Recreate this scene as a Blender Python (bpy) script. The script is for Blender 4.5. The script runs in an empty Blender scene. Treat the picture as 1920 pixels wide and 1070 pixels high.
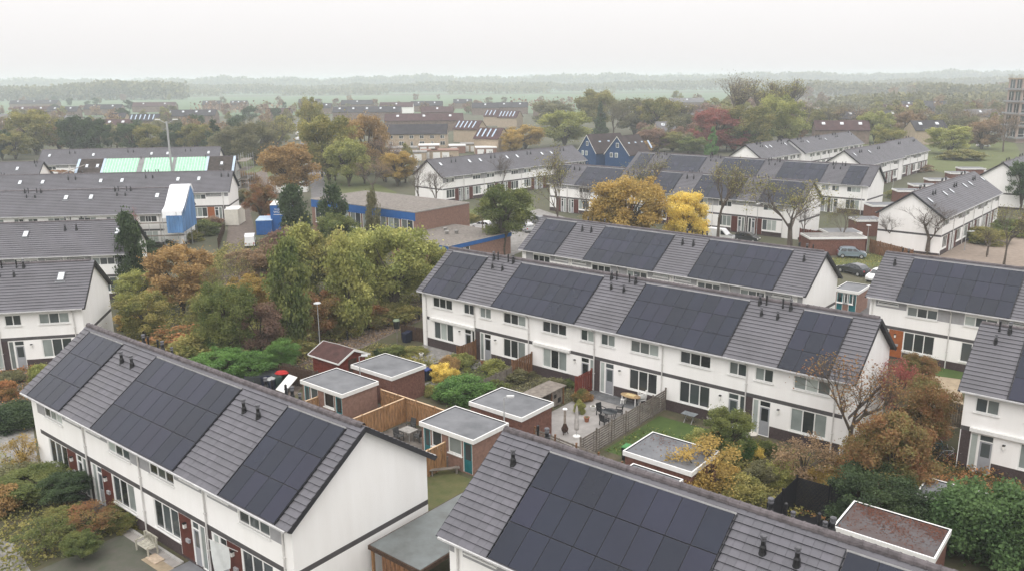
import bpy, math, random
from mathutils import Vector, Matrix
random.seed(7)
RND = random.Random(11)
S = bpy.context.scene
C = S.collection
PI = math.pi
sin, cos = math.sin, math.cos
R_ = math.radians
# ---------------------------------------------------------------- camera, sky, sun
FPX, PITCH, ROLL, CH = 1545.98, 0.24382, -0.0086, 24.985
cam_d = bpy.data.cameras.new('camera'); cam = bpy.data.objects.new('camera', cam_d); C.objects.link(cam)
cam_d.sensor_width = 36; cam_d.lens = FPX / 1920 * 36; cam_d.clip_start = 0.5; cam_d.clip_end = 20000
cam.matrix_world = Matrix.Translation((0, 0, CH)) @ Matrix.Rotation(PI / 2 - PITCH, 4, 'X') @ Matrix.Rotation(ROLL, 4, 'Z')
S.camera = cam
S.view_settings.view_transform = 'Standard'
try: S.view_settings.look = 'None'
except Exception: pass
S.view_settings.exposure = 0.38; S.view_settings.gamma = 1
S.view_settings.use_curve_mapping = False
S.render.engine = 'CYCLES'
S.cycles.use_denoising = True
S.cycles.max_bounces = 6; S.cycles.diffuse_bounces = 3; S.cycles.glossy_bounces = 2
S.cycles.transparent_max_bounces = 6; S.cycles.volume_bounces = 1; S.cycles.transmission_bounces = 2
SUN_EL, SUN_AZ = R_(52), R_(200)
W = bpy.data.worlds.new('World'); S.world = W; W.use_nodes = True
nt = W.node_tree; nt.nodes.clear()
def N(nt, t, **k):
    n = nt.nodes.new(t)
    for a, b in k.items(): setattr(n, a, b)
    return n
out = N(nt, 'ShaderNodeOutputWorld'); bg = N(nt, 'ShaderNodeBackground'); bg.inputs['Strength'].default_value = 0.1
sky = N(nt, 'ShaderNodeTexSky'); sky.sky_type = 'NISHITA'; sky.sun_disc = False
sky.sun_elevation = SUN_EL; sky.sun_rotation = SUN_AZ; sky.dust_density = 4
# a closed cloud deck: overcast luminance rises evenly from horizon to zenith
tc = N(nt, 'ShaderNodeTexCoord'); sp = N(nt, 'ShaderNodeSeparateXYZ')
nt.links.new(tc.outputs['Generated'], sp.inputs[0])
mr = N(nt, 'ShaderNodeMapRange'); mr.inputs[1].default_value = 0; mr.inputs[2].default_value = 1
mr.inputs[3].default_value = 7.0; mr.inputs[4].default_value = 20.5
nt.links.new(sp.outputs['Z'], mr.inputs[0])
nz = N(nt, 'ShaderNodeTexNoise'); nz.inputs['Scale'].default_value = 2.2; nz.inputs['Detail'].default_value = 4
nt.links.new(tc.outputs['Generated'], nz.inputs['Vector'])
m1 = N(nt, 'ShaderNodeMapRange'); m1.inputs[3].default_value = 0.96; m1.inputs[4].default_value = 1.04
nt.links.new(nz.outputs['Fac'], m1.inputs[0])
mu = N(nt, 'ShaderNodeMath', operation='MULTIPLY'); nt.links.new(mr.outputs[0], mu.inputs[0]); nt.links.new(m1.outputs[0], mu.inputs[1])
cc = N(nt, 'ShaderNodeVectorMath', operation='SCALE'); cc.inputs[0].default_value = (1.0, 0.970, 0.965)
nt.links.new(mu.outputs[0], cc.inputs['Scale'])
mx = N(nt, 'ShaderNodeMix', data_type='RGBA'); mx.inputs[0].default_value = 0.93
nt.links.new(sky.outputs[0], mx.inputs[6]); nt.links.new(cc.outputs[0], mx.inputs[7])
nt.links.new(mx.outputs[2], bg.inputs['Color']); nt.links.new(bg.outputs[0], out.inputs['Surface'])
sd = bpy.data.lights.new('sun', 'SUN'); sd.energy = 0.7; sd.angle = R_(40); sd.color = (1, .97, .92)
sun = bpy.data.objects.new('sun', sd); C.objects.link(sun)
sun.rotation_euler = Vector((-sin(SUN_AZ) * cos(SUN_EL), -cos(SUN_AZ) * cos(SUN_EL), -sin(SUN_EL))).to_track_quat('-Z', 'Y').to_euler()

# ---------------------------------------------------------------- surveying: where a sight line meets a height
_c, _s, _cr, _sr = cos(PITCH), sin(PITCH), cos(ROLL), sin(ROLL)
def G(px, py, z=0.0):
    a, b = px - 960, py - 535
    x = a * _cr + b * _sr; y = a * _sr - b * _cr
    rx, ry, rz = x / FPX, _c + y / FPX * _s, -_s + y / FPX * _c
    t = (z - CH) / rz
    return rx * t, ry * t
def PR(X, Y, Z):
    dz = Z - CH; d = Y * _c - dz * _s; up = Y * _s + dz * _c; x = FPX * X / d; y = -FPX * up / d
    return 960 + x * _cr - y * _sr, 535 + x * _sr + y * _cr
def HT(px, py, X, Y):
    """height above (X, Y) at which image row py lies"""
    lo, hi = -1.0, 60.0
    for _ in range(40):
        m = (lo + hi) / 2
        if PR(X, Y, m)[1] > py: lo = m
        else: hi = m
    return lo
def PXM(X, Y):  # pixels per metre there
    return FPX / (Y * _c + CH * _s)
MX, MY, MT = -9.229, 76.787, -0.687
def MF(u, v): return MX + u * cos(MT) - v * sin(MT), MY + u * sin(MT) + v * cos(MT)
def MI(X, Y):
    dx, dy = X - MX, Y - MY
    return dx * cos(MT) + dy * sin(MT), -dx * sin(MT) + dy * cos(MT)
def GM(px, py, z=0.0): return MI(*G(px, py, z))

# ---------------------------------------------------------------- materials
MATS = {}
def mat(name, col, rough=.85, var=.12, scale=3.0, bump=0, bscale=40, spec=.3, col2=None, metal=0, detail=4, emit=0, stretch=None, coat=0):
    if name in MATS: return MATS[name]
    m = bpy.data.materials.new(name); MATS[name] = m; m.use_nodes = True
    t = m.node_tree; b = t.nodes['Principled BSDF']
    b.inputs['Roughness'].default_value = rough; b.inputs['Metallic'].default_value = metal
    b.inputs['Specular IOR Level'].default_value = spec
    b.inputs['Coat Weight'].default_value = coat
    g = N(t, 'ShaderNodeNewGeometry'); n = N(t, 'ShaderNodeTexNoise'); n.inputs['Scale'].default_value = scale; n.inputs['Detail'].default_value = detail
    n.inputs['Roughness'].default_value = .65
    if stretch:
        mp = N(t, 'ShaderNodeMapping'); mp.inputs['Scale'].default_value = stretch
        t.links.new(g.outputs['Position'], mp.inputs[0]); t.links.new(mp.outputs[0], n.inputs['Vector'])
    else: t.links.new(g.outputs['Position'], n.inputs['Vector'])
    c2 = col2 or tuple(c * (1 - 2.2 * var) for c in col); c1 = col if col2 else tuple(min(1, c * (1 + var)) for c in col)
    r = N(t, 'ShaderNodeValToRGB'); r.color_ramp.elements[0].position = .3; r.color_ramp.elements[1].position = .72
    r.color_ramp.elements[0].color = (*c2, 1); r.color_ramp.elements[1].color = (*c1, 1)
    t.links.new(n.outputs['Fac'], r.inputs[0]); t.links.new(r.outputs[0], b.inputs['Base Color'])
    if bump:
        n2 = N(t, 'ShaderNodeTexNoise'); n2.inputs['Scale'].default_value = bscale; n2.inputs['Detail'].default_value = 3
        t.links.new(g.outputs['Position'], n2.inputs['Vector'])
        bp = N(t, 'ShaderNodeBump'); bp.inputs['Strength'].default_value = bump; bp.inputs['Distance'].default_value = .03
        t.links.new(n2.outputs['Fac'], bp.inputs['Height']); t.links.new(bp.outputs[0], b.inputs['Normal'])
    if emit: b.inputs['Emission Color'].default_value = (*col, 1); b.inputs['Emission Strength'].default_value = emit
    return m
def rndmat(name, col, amt=.3, tint=(0, 0, 0), rough=.3, spec=.5, coat=0, noise=0, nscale=1):
    """colour varies from object to object"""
    m = bpy.data.materials.new(name); MATS[name] = m; m.use_nodes = True
    t = m.node_tree; b = t.nodes['Principled BSDF']; b.inputs['Roughness'].default_value = rough; b.inputs['Specular IOR Level'].default_value = spec
    b.inputs['Coat Weight'].default_value = coat; b.inputs['Coat Roughness'].default_value = .08
    o = N(t, 'ShaderNodeObjectInfo'); r = N(t, 'ShaderNodeValToRGB')
    r.color_ramp.elements[0].color = (*[c * (1 - amt) for c in col], 1)
    r.color_ramp.elements[1].color = (*[c * (1 + amt) + q for c, q in zip(col, tint)], 1)
    e = r.color_ramp.elements.new(.5); e.color = (*[c + q * .2 for c, q in zip(col, tint[::-1])], 1)
    t.links.new(o.outputs['Random'], r.inputs[0])
    if noise:
        g = N(t, 'ShaderNodeNewGeometry'); n = N(t, 'ShaderNodeTexNoise'); n.inputs['Scale'].default_value = nscale; n.inputs['Detail'].default_value = 4
        t.links.new(g.outputs['Position'], n.inputs['Vector'])
        mrr = N(t, 'ShaderNodeMapRange'); mrr.inputs[3].default_value = 1 - noise; mrr.inputs[4].default_value = 1 + noise
        t.links.new(n.outputs['Fac'], mrr.inputs[0])
        v = N(t, 'ShaderNodeVectorMath', operation='SCALE'); t.links.new(r.outputs[0], v.inputs[0]); t.links.new(mrr.outputs[0], v.inputs['Scale'])
        t.links.new(v.outputs[0], b.inputs['Base Color'])
    else: t.links.new(r.outputs[0], b.inputs['Base Color'])
    return m
WALL = mat('white_render', (.88, .875, .86), .9, .04, 1.1, .15, 60, col2=(.815, .805, .785), stretch=(1, 1, .14))
PLIN = mat('dark_plinth_brick', (.075, .055, .055), .85, .2, 9, .5, 30)
BAND = mat('grey_band', (.085, .08, .082), .7, .12, 2)
REDP = mat('dark_red_panel', (.10, .028, .02), .6, .15, 2)
ORAP = mat('orange_wood_panel', (.33, .10, .03), .6, .15, 3)
GREYP = mat('grey_panel', (.33, .33, .34), .6, .06, 2)
FRAME = mat('white_frame', (.80, .80, .78), .45, .04, 2)
DOORG = mat('grey_door', (.30, .31, .33), .5, .05, 2)
TILE = mat('grey_roof_tile', (.132, .129, .144), .55, .12, .45, .25, 18, spec=.3, col2=(.092, .090, .098), detail=9)
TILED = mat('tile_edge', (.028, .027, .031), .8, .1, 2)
TILEO = rndmat('single_roof_tile', (.104, .103, .116), .07, (.006, .004, .006), .55, .35, 0, .14, 2)
RIDGE = mat('ridge_tile', (.12, .105, .11), .7, .25, 2.5, .3, 12)
OLDT = mat('old_brown_tiles', (.075, .062, .055), .9, .25, 1.5, .3, 8)
DARKB = mat('bargeboard_dark', (.028, .028, .032), .6, .1, 2)
VENT = mat('black_vent', (.012, .012, .014), .45, .2, 4, spec=.5)
VENTC = mat('vent_cap', (.10, .10, .11), .4, .2, 4)
GUT = mat('pale_gutter', (.55, .55, .55), .5, .1, 2)
PIPE = mat('white_downpipe', (.62, .61, .59), .5, .08, 2)
GLASSD = rndmat('window_glass', (.035, .042, .045), .6, (.02, .025, .025), .06, .7, 0, .3, .8)
GLASSC = rndmat('curtained_glass', (.22, .25, .24), .5, (.10, .10, .09), .15, .6, 0, .35, 1.2)
PANEL = rndmat('solar_panel', (.0065, .0105, .0235), .22, (.004, .001, .002), .16, .28, .08, .35, .3)
PANELF = mat('panel_frame', (.010, .011, .015), .5, .1, 3)
SKYL = mat('skylight_glass', (.62, .66, .70), .1, .04, 2, spec=.8)
CONC = mat('concrete', (.33, .31, .29), .9, .12, 1.5, .2, 20)
PAVE = mat('paving', (.26, .25, .235), .9, .2, 1.2, .3, 12)
BRPATH = mat('brick_path', (.155, .125, .105), .95, .25, 2, .4, 10)
SAND = mat('sand', (.36, .29, .20), .95, .15, 1, .3, 8)
BRICK = mat('red_brown_brick', (.185, .088, .066), .9, .22, 6, .5, 22, detail=6)
BRICKP = mat('pink_brown_brick', (.26, .155, .12), .9, .14, 4, .4, 22, detail=6)
BEIGE = mat('beige_brick', (.42, .34, .25), .9, .12, 2, .3, 20)
BITU = mat('grey_bitumen', (.092, .097, .104), .6, .1, .55, .1, 20, col2=(.185, .19, .20), detail=5)
BITR = mat('leaf_littered_bitumen', (.085, .050, .042), .9, .1, .8, .3, 20, col2=(.10, .10, .105), detail=6)
GRAVR = mat('gravel_roof', (.20, .18, .16), .95, .2, 2.5, .4, 10)
TEAL = mat('teal_paint', (.015, .14, .16), .45, .08, 3)
BLUE = mat('blue_paint', (.02, .11, .34), .5, .08, 2)
BLUEH = mat('blue_house_boards', (.02, .06, .15), .7, .1, 2)
TAN = mat('tan_wood', (.36, .20, .095), .85, .25, 2.5, .3, 10, stretch=(3, 3, .6))
BRW = mat('brown_wood', (.22, .11, .055), .85, .3, 3, .3, 10, stretch=(3, 3, .6))
GRW = mat('weathered_grey_wood', (.20, .175, .15), .9, .2, 3, .3, 10)
REDW = mat('red_stained_wood', (.20, .045, .03), .8, .2, 3)
DKW = mat('dark_brown_wood', (.075, .045, .03), .85, .2, 4)
BLK = mat('black_slats', (.010, .010, .014), .6, .2, 4)
REDROOF = mat('red_brown_felt', (.072, .034, .03), .85, .2, 2, .2, 20)
ASPH = mat('asphalt', (.145, .14, .14), .95, .12, .8, .2, 20)
SOIL = mat('soil_and_litter', (.095, .075, .05), 1, .3, 1.4, .6, 6, col2=(.06, .07, .03))
GARD = mat('garden_ground', (.12, .095, .065), 1, .3, 1.1, .6, 6, col2=(.055, .062, .03), detail=8)
LAWN = mat('lawn', (.075, .115, .03), 1, .25, 1.5, .5, 12, col2=(.05, .08, .022), detail=8)
VERGE = mat('verge_grass', (.11, .135, .045), 1, .25, .25, .4, 6, col2=(.085, .09, .035), detail=8)
FIELD = mat('field', (.12, .18, .10), 1, .1, .006, col2=(.095, .135, .075))
TOWNG = mat('town_ground', (.11, .10, .07), 1, .3, .06, .3, 4, col2=(.06, .07, .035), detail=8)
WATER = mat('far_water', (.4, .45, .5), .1, .05, .01)
WPLAS = mat('white_plastic', (.75, .75, .73), .45, .05, 3)
BPLAS = mat('black_plastic', (.015, .016, .018), .5, .2, 3)
DBLU = mat('dark_blue_plastic', (.02, .04, .16), .5, .1, 3)
STEEL = mat('galvanised_steel', (.42, .43, .43), .45, .1, 4, metal=.3)
TARP = mat('white_tarp', (.85, .86, .88), .6, .04, 1.2, .3, 2)
BTARP = mat('blue_sheet', (.12, .26, .50), .6, .25, .8, .4, 1.5, stretch=(1, 1, .3))
GRMEM = mat('green_membrane', (.33, .60, .43), .6, .12, 1.5)
BATT = mat('pale_batten', (.66, .80, .68), .7, .1, 3)
LBLUE = mat('pale_blue_sheet', (.45, .56, .68), .6, .1, 2)
TERRA = mat('rust_metal', (.06, .032, .022), .8, .3, 6)
PARAS = mat('folded_parasol', (.42, .40, .38), .9, .15, 3)
LEDC = mat('lamp_glass', (.8, .8, .76), .3, .03, 3)
RUB = mat('tyre_rubber', (.015, .015, .016), .7, .1, 3)
CGL = mat('car_glass', (.02, .025, .03), .08, .1, 3, spec=.8)
DGLOOM = mat('dark_opening', (.02, .018, .018), .9, .1, 3)
BARK = mat('bark', (.105, .085, .062), .95, .3, 8, .5, 20)
BARKG = mat('grey_green_bark', (.14, .13, .085), .95, .3, 8, .5, 20)

# ---------------------------------------------------------------- mesh helpers
class MB:
    def __init__(s): s.v = []; s.f = []; s.m = []
    def poly(s, pts, mi=0):
        n = len(s.v); s.v.extend(pts); s.f.append(tuple(range(n, n + len(pts)))); s.m.append(mi)
    def box(s, x0, x1, y0, y1, z0, z1, mi=0):
        n = len(s.v)
        s.v += [(x0, y0, z0), (x1, y0, z0), (x1, y1, z0), (x0, y1, z0), (x0, y0, z1), (x1, y0, z1), (x1, y1, z1), (x0, y1, z1)]
        for q in ((0, 3, 2, 1), (4, 5, 6, 7), (0, 1, 5, 4), (1, 2, 6, 5), (2, 3, 7, 6), (3, 0, 4, 7)):
            s.f.append(tuple(n + i for i in q)); s.m.append(mi)
        return s
    def beam(s, a, b, w, h=None, mi=0, up=(0, 0, 1)):
        a, b = Vector(a), Vector(b); h = h or w; d = (b - a)
        if d.length < 1e-6: return s
        d.normalize(); u = Vector(up)
        if abs(d.dot(u)) > .98: u = Vector((1, 0, 0))
        sx = d.cross(u).normalized() * (w / 2); sz = sx.cross(d).normalized() * (h / 2); n = len(s.v)
        for p in (a, b):
            for q in (-sx - sz, sx - sz, sx + sz, -sx + sz): s.v.append(tuple(p + q))
        for q in ((0, 1, 2, 3), (7, 6, 5, 4), (0, 4, 5, 1), (1, 5, 6, 2), (2, 6, 7, 3), (3, 7, 4, 0)):
            s.f.append(tuple(n + i for i in q)); s.m.append(mi)
        return s
    def tube(s, a, b, r0, r1=None, k=6, mi=0, cap=True):
        a, b = Vector(a), Vector(b); r1 = r0 if r1 is None else r1; d = (b - a)
        if d.length < 1e-6: return s
        d.normalize(); u = Vector((0, 0, 1)) if abs(d.z) < .9 else Vector((1, 0, 0))
        x = d.cross(u).normalized(); y = d.cross(x); n = len(s.v)
        for p, r in ((a, r0), (b, r1)):
            for i in range(k):
                t = 2 * PI * i / k; s.v.append(tuple(p + x * (r * cos(t)) + y * (r * sin(t))))
        for i in range(k):
            j = (i + 1) % k; s.f.append((n + i, n + j, n + k + j, n + k + i)); s.m.append(mi)
        if cap:
            s.f.append(tuple(n + k + i for i in range(k))); s.m.append(mi); s.f.append(tuple(n + k - 1 - i for i in range(k))); s.m.append(mi)
        return s
    def lathe(s, c, prof, k=10, mi=0, sx=1, sy=1):
        n = len(s.v)
        for r, z in prof:
            for i in range(k):
                t = 2 * PI * i / k; s.v.append((c[0] + r * cos(t) * sx, c[1] + r * sin(t) * sy, c[2] + z))
        for j in range(len(prof) - 1):
            for i in range(k):
                q = (i + 1) % k; s.f.append((n + j * k + i, n + j * k + q, n + (j + 1) * k + q, n + (j + 1) * k + i)); s.m.append(mi)
        s.f.append(tuple(n + (len(prof) - 1) * k + i for i in range(k))); s.m.append(mi)
        s.f.append(tuple(n + k - 1 - i for i in range(k))); s.m.append(mi)
        return s
    def extr(s, prof, x0, x1, mi=0):
        """profile in (y, z) swept along x"""
        n = len(s.v); k = len(prof)
        for x in (x0, x1): s.v += [(x, y, z) for y, z in prof]
        for i in range(k):
            j = (i + 1) % k; s.f.append((n + i, n + j, n + k + j, n + k + i)); s.m.append(mi)
        s.f.append(tuple(n + k - 1 - i for i in range(k))); s.m.append(mi); s.f.append(tuple(n + k + i for i in range(k))); s.m.append(mi)
        return s
    def mesh(s, name, mats):
        me = bpy.data.meshes.new(name); me.from_pydata([tuple(p) for p in s.v], [], s.f)
        for m in (mats if isinstance(mats, (list, tuple)) else [mats]): me.materials.append(m)
        if any(s.m): me.polygons.foreach_set('material_index', s.m)
        me.update(); return me
    def build(s, name, mats, parent=None, loc=None, rz=0, **k):
        return ob(name, s.mesh(name, mats), parent, loc, rz, **k)
def ob(name, me, parent=None, loc=None, rz=0, label=None, cat=None, group=None, kind=None):
    o = bpy.data.objects.new(name, me); C.objects.link(o)
    if parent is not None: o.parent = parent
    if loc is not None: o.location = loc
    if rz: o.rotation_euler = (0, 0, rz)
    if label: o['label'] = label
    if cat: o['category'] = cat
    if group: o['group'] = group
    if kind: o['kind'] = kind
    return o
def thing(name, label, cat, loc=(0, 0, 0), rz=0, group=None): return ob(name, None, None, loc, rz, label, cat, group)
def struct(name, mb, m, kind='structure'): return mb.build(name, m, kind=kind)
def dup(src, name=None, **k):
    o = src.copy(); C.objects.link(o)
    for a, b in k.items(): setattr(o, a, b)
    return o
# ---------------------------------------------------------------- terraces
HE, HR, WD, OV = 5.433, 8.84, 4.816, .42
DZ = .33
AL = math.atan2(HR - HE, WD); CA, SA = cos(AL), sin(AL); SL = math.hypot(WD, HR - HE)
def RP(u, s, n, back=False):
    v = s * CA - n * SA
    return (u, 2 * WD - v if back else v, HE + s * SA + n * CA)
PANEL_ME = MB().box(.02, 1.09, 0, 1.77, 0, .035, 0)
def panel_mesh():
    m = MB(); m.box(.0, 1.10, 0, 1.79, 0, .03, 1); m.box(.014, 1.086, .014, 1.776, .03, .036, 0)
    return m.mesh('solar_panel', [PANEL, PANELF])
PANEL_ME = panel_mesh()
def vent_mesh(h, r, slim=False):
    m = MB(); k = 10
    if slim: m.lathe((0, 0, -.25), [(r * 1.5, 0), (r * 1.5, .3), (r, .4), (r, h * .55 + .25), (r * 1.35, h * .58 + .25), (r * 1.35, h * .95 + .25), (r * .7, h + .25)], k, 0)
    else:
        m.lathe((0, 0, -.25), [(r * 2.1, .05), (r * 1.5, .3), (r * 1.4, .48), (r, .56), (r, h + .12)], k, 0)
        m.lathe((0, 0, h - .12), [(r * 1.25, 0), (r * 1.25, .05)], k, 1)
        m.lathe((0, 0, h), [(r * 1.3, 0), (r * 1.45, .03), (r * 1.3, .09), (r * .5, .11)], k, 1)
    return m.mesh('roof_vent', [VENT, VENTC])
V_BIG, V_SLIM, V_SM = vent_mesh(.62, .09), vent_mesh(.72, .052, True), vent_mesh(.48, .075)
def skylight_mesh():
    m = MB(); m.box(-.32, .32, 0, 1.05, 0, .10, 1); m.box(-.24, .24, .08, .97, .10, .115, 0)
    m.box(-.45, .45, -.22, 0, 0, .03, 1)
    return m.mesh('skylight', [SKYL, BITU])
SKY_ME = skylight_mesh()
ROOFROT = Matrix.Rotation(AL, 4, 'X')
WMESH = {}
def winframe(w, h, k, door=False):
    key = (round(w, 2), round(h, 2), k)
    if key in WMESH: return WMESH[key]
    m = MB(); f = .075
    m.box(0, w, -.02, .06, 0, f); m.box(0, w, -.02, .06, h - f, h); m.box(0, f, -.02, .06, f, h - f); m.box(w - f, w, -.02, .06, f, h - f)
    pw = (w - f * (k + 1)) / k; panes = []
    for i in range(k):
        x = f + i * (pw + f); panes.append((x, pw))
        if i: m.box(x - f, x, -.015, .055, f, h - f)
    m.box(-.06, w + .06, -.14, -.02, -.07, .0)
    pm = MB(); pm.box(0, pw, .02, .035, f, h - f)
    WMESH[key] = (m.mesh('window', FRAME), pm.mesh('pane', GLASSD), pm.mesh('pane', GLASSC), panes, pm)
    return WMESH[key]
def window(parent, u, v, z, w, h, k, detail=1, curt=.4, name='window'):
    fr, pd, pc, panes, pm = winframe(w, h, k)
    if detail:
        o = ob(name, fr, parent, (u, v, z))
        for x, pw in panes: ob('pane', pc if RND.random() < curt else pd, o, (x, 0, 0))
    else:
        m = MB(); f = .075
        m.box(0, w, -.02, .06, 0, f); m.box(0, w, -.02, .06, h - f, h); m.box(0, f, -.02, .06, f, h - f); m.box(w - f, w, -.02, .06, f, h - f)
        for i, (x, pw) in enumerate(panes):
            if i: m.box(x - f, x, -.015, .055, f, h - f)
            m.box(x, x + pw, .02, .035, f, h - f, 1 if RND.random() > curt else 2)
        o = ob(name, m.mesh('window', [FRAME, GLASSD, GLASSC]), parent, (u, v, z))
    return o
def door(parent, u, v, z, w, h, detail=1, glass=.45, m=None):
    d = MB(); f = .06; gz = h * (1 - glass) - .35
    d.box(0, f, -.02, .05, 0, h); d.box(w - f, w, -.02, .05, 0, h); d.box(f, w - f, -.02, .05, h - f, h); d.box(f, w - f, -.02, .05, h - .48, h - .42)
    o = d.build('door', FRAME, parent, (u, v, z))
    l = MB(); l.box(f, w - f, .0, .04, 0.02, gz); l.box(f, f + .1, .0, .04, gz, h - .5); l.box(w - f - .1, w - f, .0, .04, gz, h - .5); l.box(f + .1, w - f - .1, .0, .04, h - .58, h - .49)
    l.build('door_leaf', m or DOORG, o)
    g = MB(); g.box(f + .1, w - f - .1, .015, .03, gz, h - .58); g.box(f, w - f, .015, .03, h - .42, h - f); g.build('door_glass', GLASSD, o)
    return o
def courses(m, u0, u1, s0, s1, back, n0=.0, k=17, mi=0, me=1):
    st = SL / k
    for i in range(k):
        a, b = i * st, (i + 1) * st
        if b <= s0 + .01 or a >= s1 - .01: continue
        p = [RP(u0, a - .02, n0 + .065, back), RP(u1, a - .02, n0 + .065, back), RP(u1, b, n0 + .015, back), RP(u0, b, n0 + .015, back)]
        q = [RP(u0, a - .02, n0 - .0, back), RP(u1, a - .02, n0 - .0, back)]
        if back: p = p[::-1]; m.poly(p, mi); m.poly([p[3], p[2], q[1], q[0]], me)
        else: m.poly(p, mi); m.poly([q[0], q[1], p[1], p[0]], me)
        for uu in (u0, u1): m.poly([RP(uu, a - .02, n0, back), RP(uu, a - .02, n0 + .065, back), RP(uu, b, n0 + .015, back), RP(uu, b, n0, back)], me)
def wallgrid(us, zs, cls, v, mbs, depth=.12):
    """front wall cut round its openings; cls(u, z) gives the surface name or None for a hole"""
    us = sorted(set(round(x, 3) for x in us)); zs = sorted(set(round(x, 3) for x in zs))
    g = {}
    for i in range(len(us) - 1):
        for j in range(len(zs) - 1): g[i, j] = cls((us[i] + us[i + 1]) / 2, (zs[j] + zs[j + 1]) / 2)
    for (i, j), c in g.items():
        a, b, d, e = us[i], us[i + 1], zs[j], zs[j + 1]
        if c: mbs[c].poly([(a, v, d), (b, v, d), (b, v, e), (a, v, e)])
        else:
            for di, dj, q in ((-1, 0, [(a, v, d), (a, v, e), (a, v + depth, e), (a, v + depth, d)]), (1, 0, [(b, v, e), (b, v, d), (b, v + depth, d), (b, v + depth, e)]),
                              (0, -1, [(b, v, d), (a, v, d), (a, v + depth, d), (b, v + depth, d)]), (0, 1, [(a, v, e), (b, v, e), (b, v + depth, e), (a, v + depth, e)])):
                o = g.get((i + di, j + dj))
                if o: mbs[o].poly(q)
            mbs['wall'].poly([(a, v + depth, d), (b, v + depth, d), (b, v + depth, e), (a, v + depth, e)])
def terrace(label, X, Y, th, L, a0, style='garden', detail=2, blocks=True, per=13.1, sky=(), awn=(), tiles=(), redm=None, vents=True, nocut=False, roofm=None, ground=True):
    T = thing('terraced_house_row', label, 'terraced houses', (X, Y, 0), th)
    sc = per / 13.1
    axes = [a0 + per * k for k in range(-2, 8) if -2 < a0 + per * k < L + 2]
    red = redm or REDP
    # --- openings and surfaces of the front wall
    u0, u1 = .35, L - .35; z1 = HE + .16
    wins = []; doors = []; zones = []; side = []
    def put(lst, a, sg, d0, d1, *r):
        d0, d1 = d0 * sc, d1 * sc
        lo, hi = (a + d0, a + d1) if sg > 0 else (a - d1, a - d0)
        r = tuple(max(0, q - DZ) if isinstance(q, float) else q for q in r)
        if lo > u0 + .15 and hi < u1 - .15: lst.append((lo, hi) + r)
        elif lst is zones and hi > u0 and lo < u1: lst.append((max(lo, u0), min(hi, u1)) + r)
    for a in axes:
        for sg in (-1, 1):
            if style == 'garden':
                put(wins, a, sg, 3.1, 5.65, 4.42, 5.42, 3); put(wins, a, sg, .3, 1.68, 4.42, 5.42, 2)
                put(wins, a, sg, 3.05, 5.6, 1.3, 3.02, 3); put(side, a, sg, .27, .76, .35, 3.0); put(doors, a, sg, .78, 1.62, .35, 3.0)
                put(zones, a, sg, 1.62, 6.56, 0, 1.2, 'plinth'); put(zones, a, sg, 3.0, 5.65, 1.19, 1.3, 'plinth')
            else:
                put(wins, a, sg, 2.95, 5.5, 4.5, 5.4, 3); put(zones, a, sg, .25, 2.9, 4.95, HE + .53, 'grey_panel'); put(zones, a, sg, 5.5, 6.56, 4.5, HE + .53, 'grey_panel')
                put(wins, a, sg, .4, 2.2, 5.22, 5.46, 1); put(wins, a, sg, 2.9, 5.5, 1.25, 3.02, 3)
                put(doors, a, sg, .95, 1.62, .35, 3.0); put(side, a, sg, .35, .93, .35, 3.0)
                put(zones, a, sg, 1.64, 2.88, .5, 3.03, 'panel'); put(zones, a, sg, 0, 6.56, 0, .5, 'plinth'); put(zones, a, sg, 2.9, 6.56, 0, 1.05, 'plinth')
            put(zones, a, sg, 0, 6.56, 3.04, 3.33, 'band')
            put(zones, a, sg, 0, .3, 0, 3.04, 'plinth')
    holes = [w[:4] for w in wins + doors + side]
    def cls(u, z):
        for a, b, c, d in holes:
            if a < u < b and c < z < d: return None
        r = 'wall'
        for q, (a, b, c, d, n) in enumerate(zones):
            if a < u < b and c < z < d: r = (n, q)
        return r
    us = [u0, u1]; zs = [0, z1]
    for q in holes: us += q[:2]; zs += q[2:4]
    for q in zones: us += q[:2]; zs += [min(z1, q[2]), min(z1, q[3])]
    mbs = {k: MB() for k in ['wall', 'pl0', 'pl1', 'bd0', 'bd1'] + [(z[4], q) for q, z in enumerate(zones)]}
    wallgrid(us, zs, cls, OV, mbs)
    w = mbs['wall']; vb = 2 * WD - OV; zt = HR - .22; 
    w.poly([(u1, vb, 0), (u0, vb, 0), (u0, vb, z1), (u1, vb, z1)])
    for uu, fl in ((u0, 1), (u1, 0)):
        for z_a, z_b, nm in ((0, 2.71, 'wall'), (2.71, 3.0, 'bd%d' % fl), (3.0, z1, 'wall')):
            p = [(uu, OV, z_a), (uu, vb, z_a), (uu, vb, z_b), (uu, OV, z_b)]
            mbs[nm].poly(p[::-1] if fl else p)
        p = [(uu, OV, z1), (uu, vb, z1), (uu, WD, zt)]; w.poly(p[::-1] if fl else p)
        mbs['pl%d' % fl].box(uu - .02 if fl else uu, uu if fl else uu + .02, OV, vb, 0, .35)
    w.build('wall', WALL, T)
    SURF = {'pl': ('plinth', PLIN), 'bd': ('floor_band', BAND), 'plinth': ('plinth', PLIN), 'band': ('floor_band', BAND), 'grey_panel': ('grey_panel', GREYP), 'panel': ('entrance_panel', red)}
    for k in mbs:
        if k != 'wall' and mbs[k].v: nm, m = SURF[k[0] if isinstance(k, tuple) else k[:2]]; mbs[k].build(nm, m, T)
    dl = 1 if detail >= 2 else 0
    for a, b, c, d, k in wins: window(T, a, OV + .05, c, b - a, d - c, k, dl, .45 if style == 'garden' else .3)
    for a, b, c, d in doors: door(T, a, OV + .05, c, b - a, d - c)
    for a, b, c, d in side:
        o = window(T, a, OV + .05, c, b - a, d - c, 1, 0, .9, 'side_light')
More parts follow.
